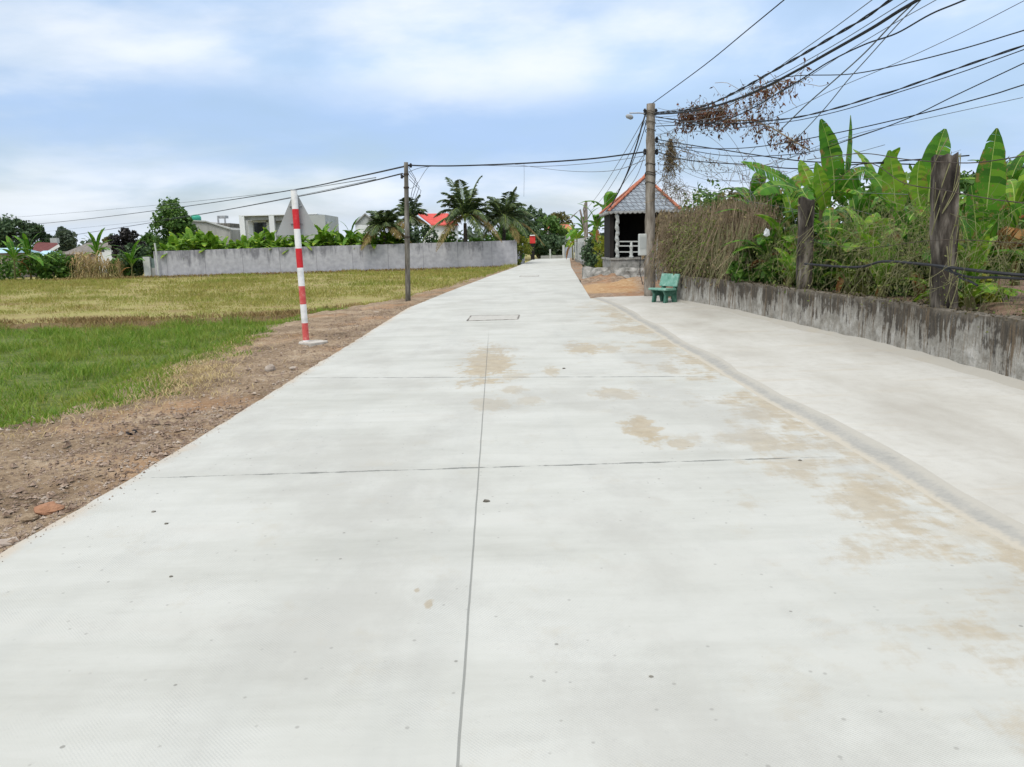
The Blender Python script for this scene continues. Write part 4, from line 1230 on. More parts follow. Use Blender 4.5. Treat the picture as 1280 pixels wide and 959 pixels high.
hero('banana plant at the right with a broad square tipped frond and a rusty dead leaf', fD, at(1232, 330, Ye), [
    dict(p=[(1228, 330, Ye), (1232, 245, Ye), (1246, 160, Ye + .1)], w=.56, n=(.1, -1, .15), tear=.06, fold=.12, pet=.03),
    dict(p=[(1222, 345, Ye), (1222, 290, Ye - .1), (1214, 232, Ye - .1)], w=.44, n=(.1, -1, .1), tear=.15, pet=.03),
    dict(p=[(1225, 335, Ye), (1240, 270, Ye - .3), (1285, 255, Ye - .6)], w=.34, n=(.1, -.9, .5), tear=.3, droop=.4),
    dict(p=[(1222, 352, Ye), (1246, 300, Ye - .7), (1300, 318, Ye - 1.1)], w=.44, n=(.1, -.85, .6), tear=.25, droop=.55),
    dict(p=[(1218, 350, Ye), (1212, 310, Ye - .7), (1190, 325, Ye - 1.1)], w=.42, n=(-.1, -.85, .5), tear=.3, droop=.5),
    dict(p=[(1222, 330, Ye), (1238, 285, Ye - .9), (1256, 262, Ye - 1.3)], w=.26, n=(.4, -.8, .3), tear=.2),
    dict(p=[(1240, 320, Ye), (1262, 270, Ye - .9), (1300, 296, Ye - 1.2)], w=.40, n=(.1, -.85, .55), tear=.6, droop=.7, m='banana_dead'),
    dict(p=[(1228, 372, Ye), (1240, 345, Ye - .9), (1270, 370, Ye - 1.3)], w=.36, n=(.1, -.85, .5), tear=.2, droop=.4, m='banana_light'),
    dict(p=[(1215, 372, Ye), (1212, 352, Ye - .5), (1203, 385, Ye - .9)], w=.30, n=(-.1, -.9, .4), tear=.3, droop=.4),
], 24, .12)

# ---- fill plants further into the garden
fill = [  # px, py_top-ish height, Y, label
    (955, 17.5, 1.25, 'low banana plant close behind the white plastic bag'),
    (985, 19.0, 1.5, 'banana plant left of the vine wrapped post, half hidden in vines'),
    (935, 21.0, 1.9, 'slender banana plant rising behind the brown vine hedge'),
    (1070, 16.5, 1.2, 'banana plant in the gap right of the vine wrapped post'),
    (1095, 18.5, 1.7, 'banana plant deep in the garden behind the pointed frond'),
    (1165, 15.2, 1.0, 'short banana plant half hidden by the nearest post'),
    (1205, 13.6, 1.1, 'leafy banana plant right beside the nearest post'),
    (1275, 13.8, 1.5, 'banana plant at the right end behind the rusty dead leaf'),
    (1255, 17.0, 1.9, 'banana plant far back behind the broad square tipped frond'),
    (1060, 12.9, .35, 'knee high banana sucker just above the wall, right of the vine wrapped post'),
    (985, 14.6, .35, 'knee high banana sucker just above the wall, left of the vine wrapped post'),
    (1110, 11.9, .3, 'knee high banana sucker above the wall under the pointed frond'),
    (1045, 13.9, .75, 'waist high banana plant right behind the sagging black cable near the vine wrapped post'),
    (1088, 13.0, .7, 'waist high banana plant hanging over the wall midway between the two posts'),
    (1132, 12.1, .65, 'waist high banana plant just left of the nearest post'),
    (962, 15.9, .75, 'waist high banana plant at the right end of the brown vine curtain'),
    (985, 15.4, .9, 'chest high banana plant between brown vine curtain and vine wrapped post'),
    (1208, 11.1, .6, 'waist high banana plant just right of the nearest post'),
    (1330, 10.6, 1.3, 'banana plant just beyond the right end of the visible fence'),
    (1390, 9.2, 1.2, 'nearest banana plant of the garden, past the right picture edge'),
    (1222, 9.9, .3, 'knee high banana sucker above the wall right of the nearest post'),
]
for i, (px, Y_, h_, lb) in enumerate(fill):
    p = at(px, 300, Y_); p.z = .55
    sm = h_ < .5; md = h_ < .95
    banana_plant(lb, p, h_, 9 if md else 7, .8 if sm else 1.0 if md else 1.35, .26 if sm else .36, 'banana_light' if i % 3 == 1 or sm else 'banana', 'banana plants of the garden', 60 + i, erect=.5 if sm else .2 if md else .45, dead=0 if sm else 2, N=12)

fb = [(970, 20, 2.6, 2.6, 'bush', 'leafy green bush deep in the garden left of the vine wrapped post'), (1060, 20, 2.7, 3.0, 'bush', 'leafy green bush behind the tall banana plant'),
      (1140, 17.5, 2.5, 2.6, 'bush', 'leafy green bush in shadow behind the pointed frond'), (1245, 20.0, 3.1, 3.2, 'tree_grey', 'pale grey green scrub behind the broad square tipped frond'),
      (1195, 19.0, 2.7, 2.6, 'tree_mid', 'dense green bush behind the nearest post'), (1290, 16.0, 2.2, 2.4, 'bush', 'green bush at the right end of the garden'),
      (872, 33, 3.6, 2.8, 'tree_mid', 'light green bush topping the brown vine hedge beside the tiled roof'), (902, 30, 3.2, 2.6, 'tree_mid', 'green bush rising over the middle of the brown vine hedge'),
      (834, 25.5, 2.15, 1.2, 'vine_brown', 'brown dead thicket hiding the right side of the pavilion'), (930, 26, 2.8, 2.2, 'tree_olive', 'olive bush over the right end of the brown vine hedge')]
fb += [(1040, 14.2, .9, 1.3, 'bush', 'bright leafy creeper on the wall just right of the vine wrapped post'), (1098, 13.0, .8, 1.2, 'bush_yellow', 'yellow green creeper on the wall under the pointed frond'),
       (1140, 12.2, 1.0, 1.0, 'bush', 'bright leafy creeper just left of the nearest post'), (975, 15.6, 1.0, 1.3, 'bush', 'bright leafy creeper just left of the vine wrapped post'),
       (948, 16.6, 1.3, 1.0, 'bush', 'green creeper against the right end of the brown vine curtain'), (1212, 10.6, .6, .9, 'bush_yellow', 'yellow green creeper by the foot of the nearest post')]
for i, (px, Y_, h_, w_, mt_, lb) in enumerate(fb):
    p = at(px, 300, Y_); p.z = .45
    bush(lb, p, h_, w_, mt_, .10, 26, 80, 90 + i)

# ---- dry vines draped over the fence
def curtain(label, px0, px1, top, bot, n, mats, seed, thick=.35, leafn=2500, leafsz=.06, name='dry_vine', off=.25, cat='vine', sr=(.003, .008), vert=False):
    """tangled stems hanging from the fence between two photo columns; top/bot = pixel rows at the ends"""
    global rnd
    old = rnd; rnd = random.Random(seed)
    A = at(px0, 300, ys_f(px0)); B = at(px1, 300, ys_f(px1)); A.z = B.z = .6
    root = thing(name, label, cat, (A + B) / 2)
    mb = MB(); pts = []
    nd = (B - A).normalized(); side = Vector((abs(nd.y), abs(nd.x) * .6, 0)).normalized()
    for i in range(n):
        s = rnd.random(); px = px0 + (px1 - px0) * s
        zt = at(px, top(px), ys_f(px) + off).z
        base = at(px, 300, ys_f(px) + off + rnd.random() * thick)
        t0 = rnd.random() ** (.38 if vert else .6)
        z = .7 + (zt - .7) * t0 * rnd.uniform(.85, 1.0)
        p = Vector((base.x, base.y, z)) + side * rnd.uniform(0, thick)
        l = rnd.uniform(.4, 1.0) * (z - .55) + .15
        k = 9
        dd = Vector((rnd.gauss(0, .35), rnd.gauss(0, .25), -1 if rnd.random() < .8 else rnd.gauss(-.3, .4)))
        if vert: dd = Vector((rnd.gauss(0, .14), rnd.gauss(0, .12), -1))
        w_ = wander(p, dd, l, k, .12 if vert else .3, .06)
        mb.tube(w_, rnd.uniform(*sr), n=3, cap=False)
        pts += w_
    mb.build('stem', MT[mats[0]], root)
    r_ = random.Random(seed + 1)
    L_ = [r_.choice(pts) + Vector((r_.gauss(0, .05), r_.gauss(0, .05), r_.gauss(0, .05))) for _ in range(leafn)]
    np_quads('foliage', leaves_at(L_, leafsz, seed, .45, .7), MT[mats[1]], root)
    rnd = old
    return root


curtain('thick curtain of brown dead vines hanging over the fence between bench and banana plants', 820, 930, lambda x: np.interp(x, [820, 860, 890, 915, 932], [256, 248, 242, 237, 246]), None, 2600, ('vine_stem', 'vine_brown'), 31, .9, 7500, .075, off=.3, vert=True)
curtain('second sparse layer of pale dead stems in front of the brown vine curtain', 845, 930, lambda x: np.interp(x, [845, 890, 930], [300, 275, 268]), None, 150, ('vine_pale', 'vine_brown'), 32, .3, 400, .06, off=.0, sr=(.005, .011), vert=True)
curtain('thin olive vines left of the vine wrapped post', 932, 1000, lambda x: 266, None, 130, ('vine_pale', 'vine_olive'), 33, .5, 1100, .06, sr=(.0015, .004))
curtain('mat of olive vines and dry tendrils between the two fence posts', 1012, 1165, lambda x: np.interp(x, [1012, 1060, 1110, 1165], [244, 238, 234, 226]), None, 420, ('vine_pale', 'vine_olive'), 34, .5, 2600, .05, sr=(.001, .003))
curtain('dry vines and tendrils right of the nearest fence post', 1194, 1285, lambda x: np.interp(x, [1194, 1230, 1285], [235, 240, 235]), None, 110, ('vine_pale', 'vine_olive'), 35, .5, 900, .035, sr=(.001, .003))

curtain('olive green creepers mixed into the left half of the brown vine curtain', 836, 895, lambda x: 262, None, 260, ('vine_pale', 'vine_olive'), 36, .4, 3200, .075, off=.1, sr=(.002, .005))

# white plastic bag caught in the leaves
bp = at(958, 292, ys_f(958) + .15)
mb = MB(); P = []
for i in range(9):
    th = PI * i / 8; row = []
    for j in range(14):
        ph = 2 * PI * j / 14; q = Vector((math.sin(th) * math.cos(ph), math.sin(th) * math.sin(ph), math.cos(th)))
        k = .062 * (1 + .9 * mnoise.noise(q * 2.1 + Vector((3, 1, 5))) + .4 * mnoise.noise(q * 5))
        row.append(bp + Vector((q.x * k * .8, q.y * k * .6, q.z * k * (1.5 if q.z > 0 else .8))))
    P.append(row + [row[0]])
mb.grid(P)
tag(mb.build('plastic_bag', MT['plastic'], loc=tuple(bp)), 'crumpled white plastic bag caught among the vines on the fence', 'plastic bag')

# ================================================================ TILED PAVILION
YH = 32.0
hx0, hx1 = at(764, 300, YH).x, at(846, 300, YH).x
ez = at(805, 264, YH).z; pz = at(806, 224, YH).z
flz = at(790, 322, YH).z
dpH = hx1 - hx0
hc_ = Vector(((hx0 + hx1) / 2, YH + dpH / 2, -.05))
pv = thing('pavilion', 'small raised pavilion with blue grey tiled hip roof and orange ridges beside the thick pole', 'pavilion', hc_)
pk = Vector((at(806, 224, YH).x + .25, YH + dpH / 2, pz + .18))
cs = [Vector((hx0 - .12, YH - .12, ez)), Vector((hx1 + .12, YH - .12, ez)), Vector((hx1 + .12, YH + dpH + .12, ez)), Vector((hx0 - .12, YH + dpH + .12, ez))]
mb = MB()
for i in range(4):
    a, b_ = cs[i], cs[(i+1) % 4]; mb.add([a, b_, pk], [(0, 1, 2)])
roof = mb.build('roof', MT['roof_tile'], pv)
mb = MB()
for c in cs:
    n = 12
    for k in range(n):
        a = c.lerp(pk, k / n); b_ = c.lerp(pk, (k + 1.12) / n)
        mb.tube([a + Vector((0, 0, .03)), b_ + Vector((0, 0, .055))], [.065, .055], n=8)
mb.build('ridge_tile', MT['ridge'], roof, smooth=False)
mb = MB(); mb.lathe(pk - Vector((0, 0, .02)), [(.12, 0), (.10, .08), (.05, .12), (.02, .17)], n=10); mb.build('finial', MT['ridge'], roof)
mb = MB()                                                    # scalloped white eaves
for i in range(4):
    a, b_ = cs[i], cs[(i+1) % 4]; L = (b_ - a).length; n = int(L / .19)
    for k in range(n):
        p = a.lerp(b_, (k + .5) / n); mb.tube([p + Vector((0, 0, -.02)) - (b_ - a).normalized() * .085, p + Vector((0, 0, -.065)), p + Vector((0, 0, -.02)) + (b_ - a).normalized() * .085], .045, n=6)
    mb.bar(a, b_, .07, .05)
mb.build('eave', MT['eave_grey'], roof)
mb = MB()                                                    # room walls, deep interior shade painted in as a near-black colour
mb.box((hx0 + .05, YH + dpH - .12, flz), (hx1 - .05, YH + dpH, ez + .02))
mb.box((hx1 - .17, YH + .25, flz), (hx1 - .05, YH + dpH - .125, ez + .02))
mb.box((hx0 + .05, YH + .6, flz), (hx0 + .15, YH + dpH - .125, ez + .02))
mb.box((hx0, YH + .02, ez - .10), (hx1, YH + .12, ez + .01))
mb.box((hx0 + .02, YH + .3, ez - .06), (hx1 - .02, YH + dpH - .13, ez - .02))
mb.build('wall', MT['dark_parts_and_shade'], pv)
def xH(px, py, Y=YH): return at(px, py, Y)
mb = MB(); c = xH(764.8, 300); mb.box((c.x - .08, YH + .06, flz), (c.x + .09, YH + .2, ez - .1)); mb.build('corner_post', MT['dark_parts_and_shade'], pv)
for px in (771.5, 837):
    mb = MB(); c = xH(px, 290); c.z = flz; hh = ez - flz - .02; K = 40
    for i in range(K):                                       # twisted white shaft
        z0, z1 = hh * i / K, hh * (i + 1) / K
        r0 = .078 + .012 * math.sin(i * 1.25); r1 = .078 + .012 * math.sin((i + 1) * 1.25)
        mb.tube([c + Vector((.02 * math.sin(i * .62), .02 * math.cos(i * .62), z0)), c + Vector((.02 * math.sin((i + 1) * .62), .02 * math.cos((i + 1) * .62), z1))], [r0, r1], n=10)
    mb.build('column', MT['fence_post'], pv, smooth=True)
rl = MB()
for py in (302, 307.5, 315): rl.bar(xH(774, py), xH(834, py), .05)
railing = rl.build('railing', MT['fence_post'], pv)
for px in (789, 812):
    mb = MB(); c = xH(px, 318); c.z = flz
    mb.lathe(c, [(.10, 0), (.10, .05), (.06, .10), (.085, .2), (.05, .32), (.075, .42), (.09, .46), (.05, .5), (.05, .62), (.02, .68)], n=12); mb.build('baluster', MT['fence_post'], railing, smooth=True)
mb = MB(); mb.box((hx0 - .02, YH - .06, -.2), (hx1 + .02, YH + dpH, flz - .08)); mb.box((hx0 - .07, YH - .11, flz - .08), (hx1 + .07, YH + dpH + .05, flz)); mb.build('plinth', MT['plinth'], pv)

# sloping stone bank in front of the plinth
bk = gp(762, 348, -.05)
mb = MB(); rows = []
r_ = random.Random(5)
for i in range(16):
    t = i / 15
    a = Vector((at(738, 338, 30.5).x, 33.5, 0)).lerp(Vector((at(806, 338, 30.5).x, 30.6, 0)), t)
    rows.append([a + Vector((fbm(i, j, 3, .6) * .14, -.38 * (1 - j / 5) ** 1.2 + fbm(i, j, 8, .6) * .08, -.15 + (.74 + .08 * fbm(i, 0, 0, .5)) * j / 5)) for j in range(6)] + [a + Vector((0, .5, .55)), a + Vector((0, .5, -.2))])
mb.grid(rows)
mb.add(rows[0], [tuple(range(len(rows[0])))]); mb.add(rows[-1], [tuple(range(len(rows[-1]) - 1, -1, -1))])
tag(mb.build('stone_bank', MT['plinth'], loc=tuple(bk)), 'low rough stone retaining bank in front of the pavilion plinth', 'retaining wall')

# ---- pale fence along the far right edge of the road
F0, F1 = gp(735, 333.5, -.05), gp(720, 326, -.05)
fn = thing('panel_fence', 'pale grey panel fence with light posts along the far right of the road', 'fence', F0)
npn = 6
zt_ = 2.0
mb = MB(); n_ = (F1 - F0).normalized(); nn = Vector((n_.y, -n_.x, 0))
for i in range(npn):
    a = F0.lerp(F1, i / npn); b_ = F0.lerp(F1, (i + 1) / npn)
    m_ = MB(); m_.bar(a + Vector((0, 0, .95)), b_ + Vector((0, 0, .95)), .06, 1.7); m_.build('panel', MT['fence_panel'], fn)
for i in range(npn + 1):
    a = F0.lerp(F1, i / npn); m_ = MB(); m_.box(a - Vector((.12, .12, .2)), a + Vector((.12, .12, zt_ + .1))); m_.build('post', MT['fence_post'], fn)
m_ = MB(); m_.bar(F0 + Vector((-.03, 0, .05)), F1 + Vector((-.03, 0, .05)), .2, .36); m_.build('footing', MT['plinth'], fn)
K0, K1 = gp(734, 340, 0), gp(752, 341, 0)
mb = MB(); mb.bar(K0 + Vector((0, 0, .1)), K1 + Vector((0, 0, .1)), .3, .5)
tag(mb.build('low_wall', MT['plinth'], loc=tuple(K0)), 'short stub of grey masonry wall below the dark round bush', 'wall')
bush('dark round bush between the pale panel fence and the pavilion', at(749, 330, 42) * 1 - Vector((0, 0, at(749, 330, 42).z)), 2.2, 1.7, 'tree_dark', .09, 24, 90, 201)
bush('yellow green leafy bush squeezed against the left of the pavilion', Vector((at(759, 300, 38).x, 38, 0)), 2.6, 1.1, 'bush_yellow', .12, 14, 50, 202)
for i, (px, Y_, h_, lb) in enumerate([(757, 44, 3.3, 'banana plant right behind the pavilion roof corner'), (745, 50, 2.6, 'banana plant behind the dark round bush'), (731, 60, 2.6, 'banana plant over the near end of the pale panel fence'),
                                      (724, 72, 2.0, 'banana plant over the far end of the pale panel fence'), (716, 80, 1.5, 'banana plant drooping over the far end of the road')]):
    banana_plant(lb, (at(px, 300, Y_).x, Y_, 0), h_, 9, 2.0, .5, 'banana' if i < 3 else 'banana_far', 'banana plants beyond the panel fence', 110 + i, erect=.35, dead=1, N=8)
stp = at(733, 300, 58); stp.z = 0
dt = thing('dead_tree', 'bare forked dead trunk sticking up above the pale panel fence', 'tree', stp)
mb = MB(); tt = at(732.5, 251, 58); mb.tube([stp, stp.lerp(tt, .5), tt], [.16, .13, .10], n=7, jit=.1); a_ = stp.lerp(tt, .62); mb.tube([a_, at(729.5, 262, 58), at(731, 254, 58)], [.09, .07, .05], n=6)
mb.tube([stp.lerp(tt, .45), at(725, 262, 58) - Vector((0, 0, 0)), at(714, 272, 58)], [.1, .08, .06], n=6)
mb.build('trunk', MT['pole'], dt)

# ---- the far end of the road
YE = 92
ge = at(709, 315, YE); ge.z = -.2
def px_box(mb, px0, px1, py0, py1, Y, dep, zb=None):
    a, b_ = at(px0, py1, Y), at(px1, py0, Y)
    mb.box((a.x, Y, zb if zb is not None else a.z), (b_.x, Y + dep, b_.z))
gt = thing('gate', 'blue grey double gate with two pale pillars at the far end of the road', 'gate', ge)
mb = MB(); px_box(mb, 706.5, 714.5, 309, 322, YE + .1, .06, -.1); mb.build('leaf_panel', MT['gate'], gt)
for px in (704.5, 716):
    mb = MB(); px_box(mb, px - 1.3, px + 1.3, 306.5, 322, YE, .3, -.2); mb.build('pillar', MT['fence_post'], gt)
fl = thing('low_wall', 'low grey wall with one slim pillar closing the road end left of the gate', 'wall', (at(690, 315, YE).x, YE, -.2))
mb = MB(); px_box(mb, 676, 703, 319, 324, YE + .2, .2, -.3); mb.build('wall_face', MT['grey_house'], fl)
mb = MB(); px_box(mb, 686.8, 688.6, 311.5, 322, YE, .25, -.3); mb.build('pillar', MT['fence_post'], fl)
rs = thing('notice_board', 'small bright red board on a dark stand at the left bend of the road', 'sign', (at(665.5, 320, 84).x, 84, -.2))
mb = MB(); px_box(mb, 662.3, 669, 295, 304.5, 84, .25); mb.build('board', MT['red_sign'], rs, bevel=.03)
mb = MB(); px_box(mb, 662.6, 669.6, 293.6, 295, 83.9, .4); mb.build('top_rail', MT['white_metal'], rs)
mb = MB(); px_box(mb, 663.5, 668, 304.5, 320, 84.05, .12, -.3); mb.build('stand', MT['dark_parts_and_shade'], rs)
def house_simple(name, label, px0, px1, py_e, py_r, Y, dep, roofm, wallm, zb=-.3, hip=.25, cat='house', over=.25, windows=()):
    a, b_ = at(px0, py_e, Y), at(px1, py_e, Y); rz_ = at((px0 + px1) / 2, py_r, Y).z; ezz = (a.z + b_.z) / 2
    root = thing(name, label, cat, ((a.x + b_.x) / 2, Y + dep / 2, zb))
    mb = MB(); mb.box((a.x, Y, zb), (b_.x, Y + dep, ezz)); wl = mb.build('wall', MT[wallm], root)
    W = b_.x - a.x; h0, h1 = a.x + W * hip, b_.x - W * hip
    c = [Vector((a.x - over, Y - over, ezz - .05)), Vector((b_.x + over, Y - over, ezz - .05)), Vector((b_.x + over, Y + dep + over, ezz - .05)), Vector((a.x - over, Y + dep + over, ezz - .05))]
    r0, r1 = Vector((h0, Y + dep / 2, rz_)), Vector((h1, Y + dep / 2, rz_))
    mb = MB(); mb.add(c + [r0, r1], [(0, 1, 5, 4), (1, 2, 5), (2, 3, 4, 5), (3, 0, 4), (3, 2, 1, 0)]); mb.build('roof', MT[roofm], root)
    for (wx0, wx1, wy0, wy1) in windows:
        mb = MB(); p, q = at(wx0, wy1, Y), at(wx1, wy0, Y); mb.box((p.x, Y - .03, p.z), (q.x, Y + .05, q.z)); mb.build('window', MT['glass_dark'], root)
    return root
house_simple('house', 'orange roofed house under the trees straight beyond the gate', 686, 716, 286.5, 280, 105, 7, 'orange_roof', 'white_house', hip=.12)
house_simple('house', 'orange roof corner showing between brown vine hedge and banana fronds', 937, 965, 262, 247, 48, 4, 'orange_roof', 'tan_wall', hip=.0)
for i, (px, Y_, h_, w_, b_, mt_, lb) in enumerate([
    (648, 100, 7.0, 6.0, 1.0, 'tree_dark', 'dark tree rising directly behind the right coconut palm'),
    (666, 112, 7.3, 6.0, 1.2, 'tree_dark', 'tall dark green tree behind the red notice board'),
    (684, 104, 5.6, 5.6, 1.0, 'tree_mid', 'mid green tree left of the orange roofed house'),
    (699, 116, 6.6, 5.2, 1.5, 'tree_olive', 'olive tinged tree above the orange roofed house'),
    (690, 97, 3.0, 5.0, .4, 'tree_dark', 'dark shady tree overhanging the low wall at the road end'),
    (672, 93, 3.2, 3.0, .3, 'tree_dark', 'dark bushy tree beside the stand of the red board'),
    (712, 125, 4.4, 4.0, .8, 'tree_grey', 'pale tree at the right of the orange roofed house'),
    (626, 95, 5.6, 7.0, .8, 'tree_mid', 'broad green tree between the two coconut palms')]):
    tree('leafy_tree', lb, 'tree', (at(px, 300, Y_).x, Y_, -.3), h_, w_, b_, mt_, .26, 34, 60, 300 + i)
bush('yellow flecked bush at the right corner of the long grey wall', (gp(655, 331, -.1).x - .2, gp(655, 331, -.1).y, -.2), 2.9, 2.2, 'bush_yellow', .13, 18, 60, 215)
bush('green shrub leaning over the right end of the long grey wall', (gp(648, 331, -.1).x - .6, gp(648, 331, -.1).y + 3, -.2), 3.2, 2.4, 'bush', .14, 18, 60, 216)

# ================================================================ LONG GREY WALL AND WHAT STANDS BEHIND IT
wtz = lambda t: 1.82 + .20 * t
bw = thing('boundary_wall', 'long grey streaked boundary wall across the far side of the field', 'wall', (wa + wb) / 2)
mb = MB(); rows = []
for t in np.linspace(0, 1, 61):
    p = wa.lerp(wb, t); z1 = wtz(t) + .02 * fbm(t * 30, 0, 0, 1)
    rows.append([Vector((p.x, p.y, -.4)), Vector((p.x, p.y - .005, z1 * .5)), Vector((p.x, p.y, z1)), Vector((p.x, p.y + .16, z1 + .01)), Vector((p.x, p.y + .16, -.4))])
mb.grid(rows); mb.add(rows[0], [(0, 1, 2, 3, 4)])
mb.build('wall_face', MT['grey_wall'], bw)
rb = gp(656, 328, -.1)
mb = MB(); mb.add([wb + Vector((.0, 0, -.2)), rb + Vector((0, 0, -.3)), Vector((rb.x, rb.y, 1.85)), Vector((wb.x, wb.y, wtz(1))), wb + Vector((-.16, .16, -.2)), rb + Vector((-.16, 0, -.3)), Vector((rb.x - .16, rb.y, 1.85)), Vector((wb.x - .16, wb.y + .16, wtz(1)))], [(0, 1, 2, 3), (5, 4, 7, 6), (3, 2, 6, 7), (1, 5, 6, 2)])
mb.build('return_wall', MT['grey_wall'], bw)
mb = MB(); mb.box(wb + Vector((-.14, -.06, -.2)), wb + Vector((.12, .18, wtz(1) + .32))); mb.build('corner_pillar', MT['grey_wall'], bw)
# gate pillar and low stub at the left end
gl_ = thing('gate_pillar', 'short pale pillar with a low wall stub at the left end of the grey wall', 'pillar', gp(184, 347, ZF))
Yp = gp(184, 347, ZF).y
mb = MB(); px_box(mb, 181, 186.5, 321, 347, Yp, .35, -.4); mb.build('shaft', MT['fence_post'], gl_)
mb = MB(); px_box(mb, 187, 195.5, 335, 347, Yp + .1, .15, -.4); mb.build('stub_wall', MT['grey_house'], gl_)
mb = MB(); px_box(mb, 187, 195.5, 323, 335, Yp + .15, .04); mb.build('gate_sheet', MT['tree_dark'] if False else mat_noise('dull_green_sheet', [(.3, (.10, .15, .14)), (.7, (.17, .22, .21))], 3, bump=0), gl_)
mb = MB(); a_, b_ = at(195.5, 318, wa.y - .2), at(193.3, 304, wa.y - .2); mb.tube([Vector((a_.x, a_.y, -.3)), a_, b_], .07, n=8)
tag(mb.build('slim_post', MT['fence_post'], loc=(a_.x, a_.y, -.3)), 'slim white post standing at the left end of the grey wall', 'post')

# banana row leaning over the wall
protos = []
r_ = random.Random(77)
LB = 'bright green banana plant growing behind the long grey wall'
for k in range(4):
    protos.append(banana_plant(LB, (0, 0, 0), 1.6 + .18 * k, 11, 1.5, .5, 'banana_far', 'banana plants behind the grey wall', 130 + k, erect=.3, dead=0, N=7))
row = []
for i in range(84):
    t = (i + r_.uniform(-.3, .3)) / 84 * .66 + .004
    p = wa.lerp(wb, t); p = p + Vector((0, r_.uniform(.9, 4.5), 0)); p.z = ZF
    row.append((p, r_.uniform(0, 6.28), r_.uniform(.82, 1.12)))
for i, (p, a, s) in enumerate(row):
    o = protos[i] if i < 4 else copy_tree(protos[i % 4])
    o.location = p; o.rotation_euler = (0, 0, a); o.scale = (s, s, s * r_.uniform(.9, 1.1))
for px, Y_, h_, lb in [(439, 66, 3.3, 'taller banana plant standing out in front of the small grey gable'), (405, 66, 3.0, 'banana plant with one long bent frond right of the flat roofed white house')]:
    banana_plant(lb, (at(px, 300, Y_).x, Y_, ZF), h_ - .6, 8, 1.9, .4, 'banana', 'banana plants behind the grey wall', int(px), erect=.5, dead=0, N=8)

# coconut palms
def pal(px, Y, top_px, fl, nf, seed, label, dry=3, lean=(0, 0)):
    b_ = at(px, 300, Y); b_.z = ZF; t = at(px, top_px, Y).z - ZF
    palm(label, b_, t, fl, nf, seed, dry=dry, lean=lean)
pal(582, 66, 279, 4.3, 30, 5, 'tallest coconut palm, with dark upright fronds over the grey wall', 4)
pal(629, 68, 280, 4.0, 24, 8, 'coconut palm at the right end of the grey wall', 3, (.15, 0))
pal(481, 65, 290, 2.8, 22, 9, 'short coconut palm with brownish fronds left of the slim pole', 6)
pal(513, 70, 278, 2.8, 16, 12, 'coconut palm half hidden behind the slim pole', 3)
for i, (px, Y_, h_, w_, mt_, lb) in enumerate([(522, 68, 4.0, 3.6, 'tree_dark', 'dark round bush behind the wall right of the slim pole'), (560, 67, 3.0, 2.6, 'bush', 'green bush at the foot of the tallest coconut palm'), (606, 70, 3.4, 3.2, 'bush', 'green bush between the two coconut palms'),
                                           (640, 72, 3.0, 2.4, 'tree_mid', 'green bush right of the second coconut palm'), (495, 67, 3.2, 2.4, 'tree_olive', 'brownish bush under the short coconut palm'), (461, 70, 3.4, 3.2, 'tree_mid', 'green bush left of the short coconut palm'),
                                           (298, 68, 2.9, 2.2, 'tree_dark', 'dark bush left of the flat roofed white house'), (543, 71, 2.7, 2.0, 'tree_mid', 'small green bush below the red roof')]):
    bush(lb, (at(px, 300, Y_).x, Y_, ZF), h_, w_, mt_, .17, 22, 60, 230 + i)

# ---- red roofed house
Yr = 84
rr_ = thing('house', 'white house with bright red gabled roof behind the coconut palms', 'house', (at(537, 290, Yr).x, Yr + 3, ZF))
a, b_ = at(528, 281.5, Yr), at(568, 281.5, Yr)
mb = MB(); mb.box((a.x, Yr, ZF), (b_.x, Yr + 6, a.z)); mb.build('wall', MT['white_house'], rr_)
mb = MB(); q0, q1, q2, q3 = at(524, 265.5, Yr + 1), at(563, 267, Yr + 3), at(572, 281.5, Yr - .5), at(540, 281, Yr - .5)
mb.prism([at(516, 263.5, Yr + 3), at(534, 268.5, Yr + 3), at(560, 268, Yr + 3), at(572, 282, Yr - .4), at(539, 281.5, Yr - .4)], (0, .05, .12)); mb.build('roof', MT['red_roof'], rr_)
mb = MB(); mb.add([at(514, 265, Yr), at(538, 283, Yr), at(528, 283, Yr + .5), at(512, 283, Yr + .5), at(514, 265, Yr + 3), at(538, 283, Yr + 3), at(512, 283, Yr + 3)], [(0, 3, 2, 1), (4, 5, 6), (0, 1, 5, 4)]); mb.build('gable', MT['block_grey'], rr_)
# ---- small grey gable
Yg = 90
sg = thing('house', 'small pale grey gable top showing above the banana row', 'house', (at(456, 280, Yg).x, Yg + 2, ZF))
mb = MB(); mb.prism([at(444, 281, Yg), at(470, 281, Yg), at(470, 279, Yg), at(456.5, 268, Yg), at(444, 279, Yg)], (0, 4, 0)); mb.build('gable', MT['block_grey'], sg)
a, b_ = at(444, 280.8, Yg), at(470, 280.8, Yg); mb = MB(); mb.box((a.x, Yg, ZF), (b_.x, Yg + 4, a.z - .02)); mb.build('wall', MT['white_house'], sg)
mb = MB(); mb.bar(at(442, 281, Yg - .1), at(456.5, 267.2, Yg - .1), .25, .12); mb.bar(at(472, 281, Yg - .1), at(456.5, 267.2, Yg - .1), .25, .12); mb.build('roof_edge', MT['grey_house'], sg)

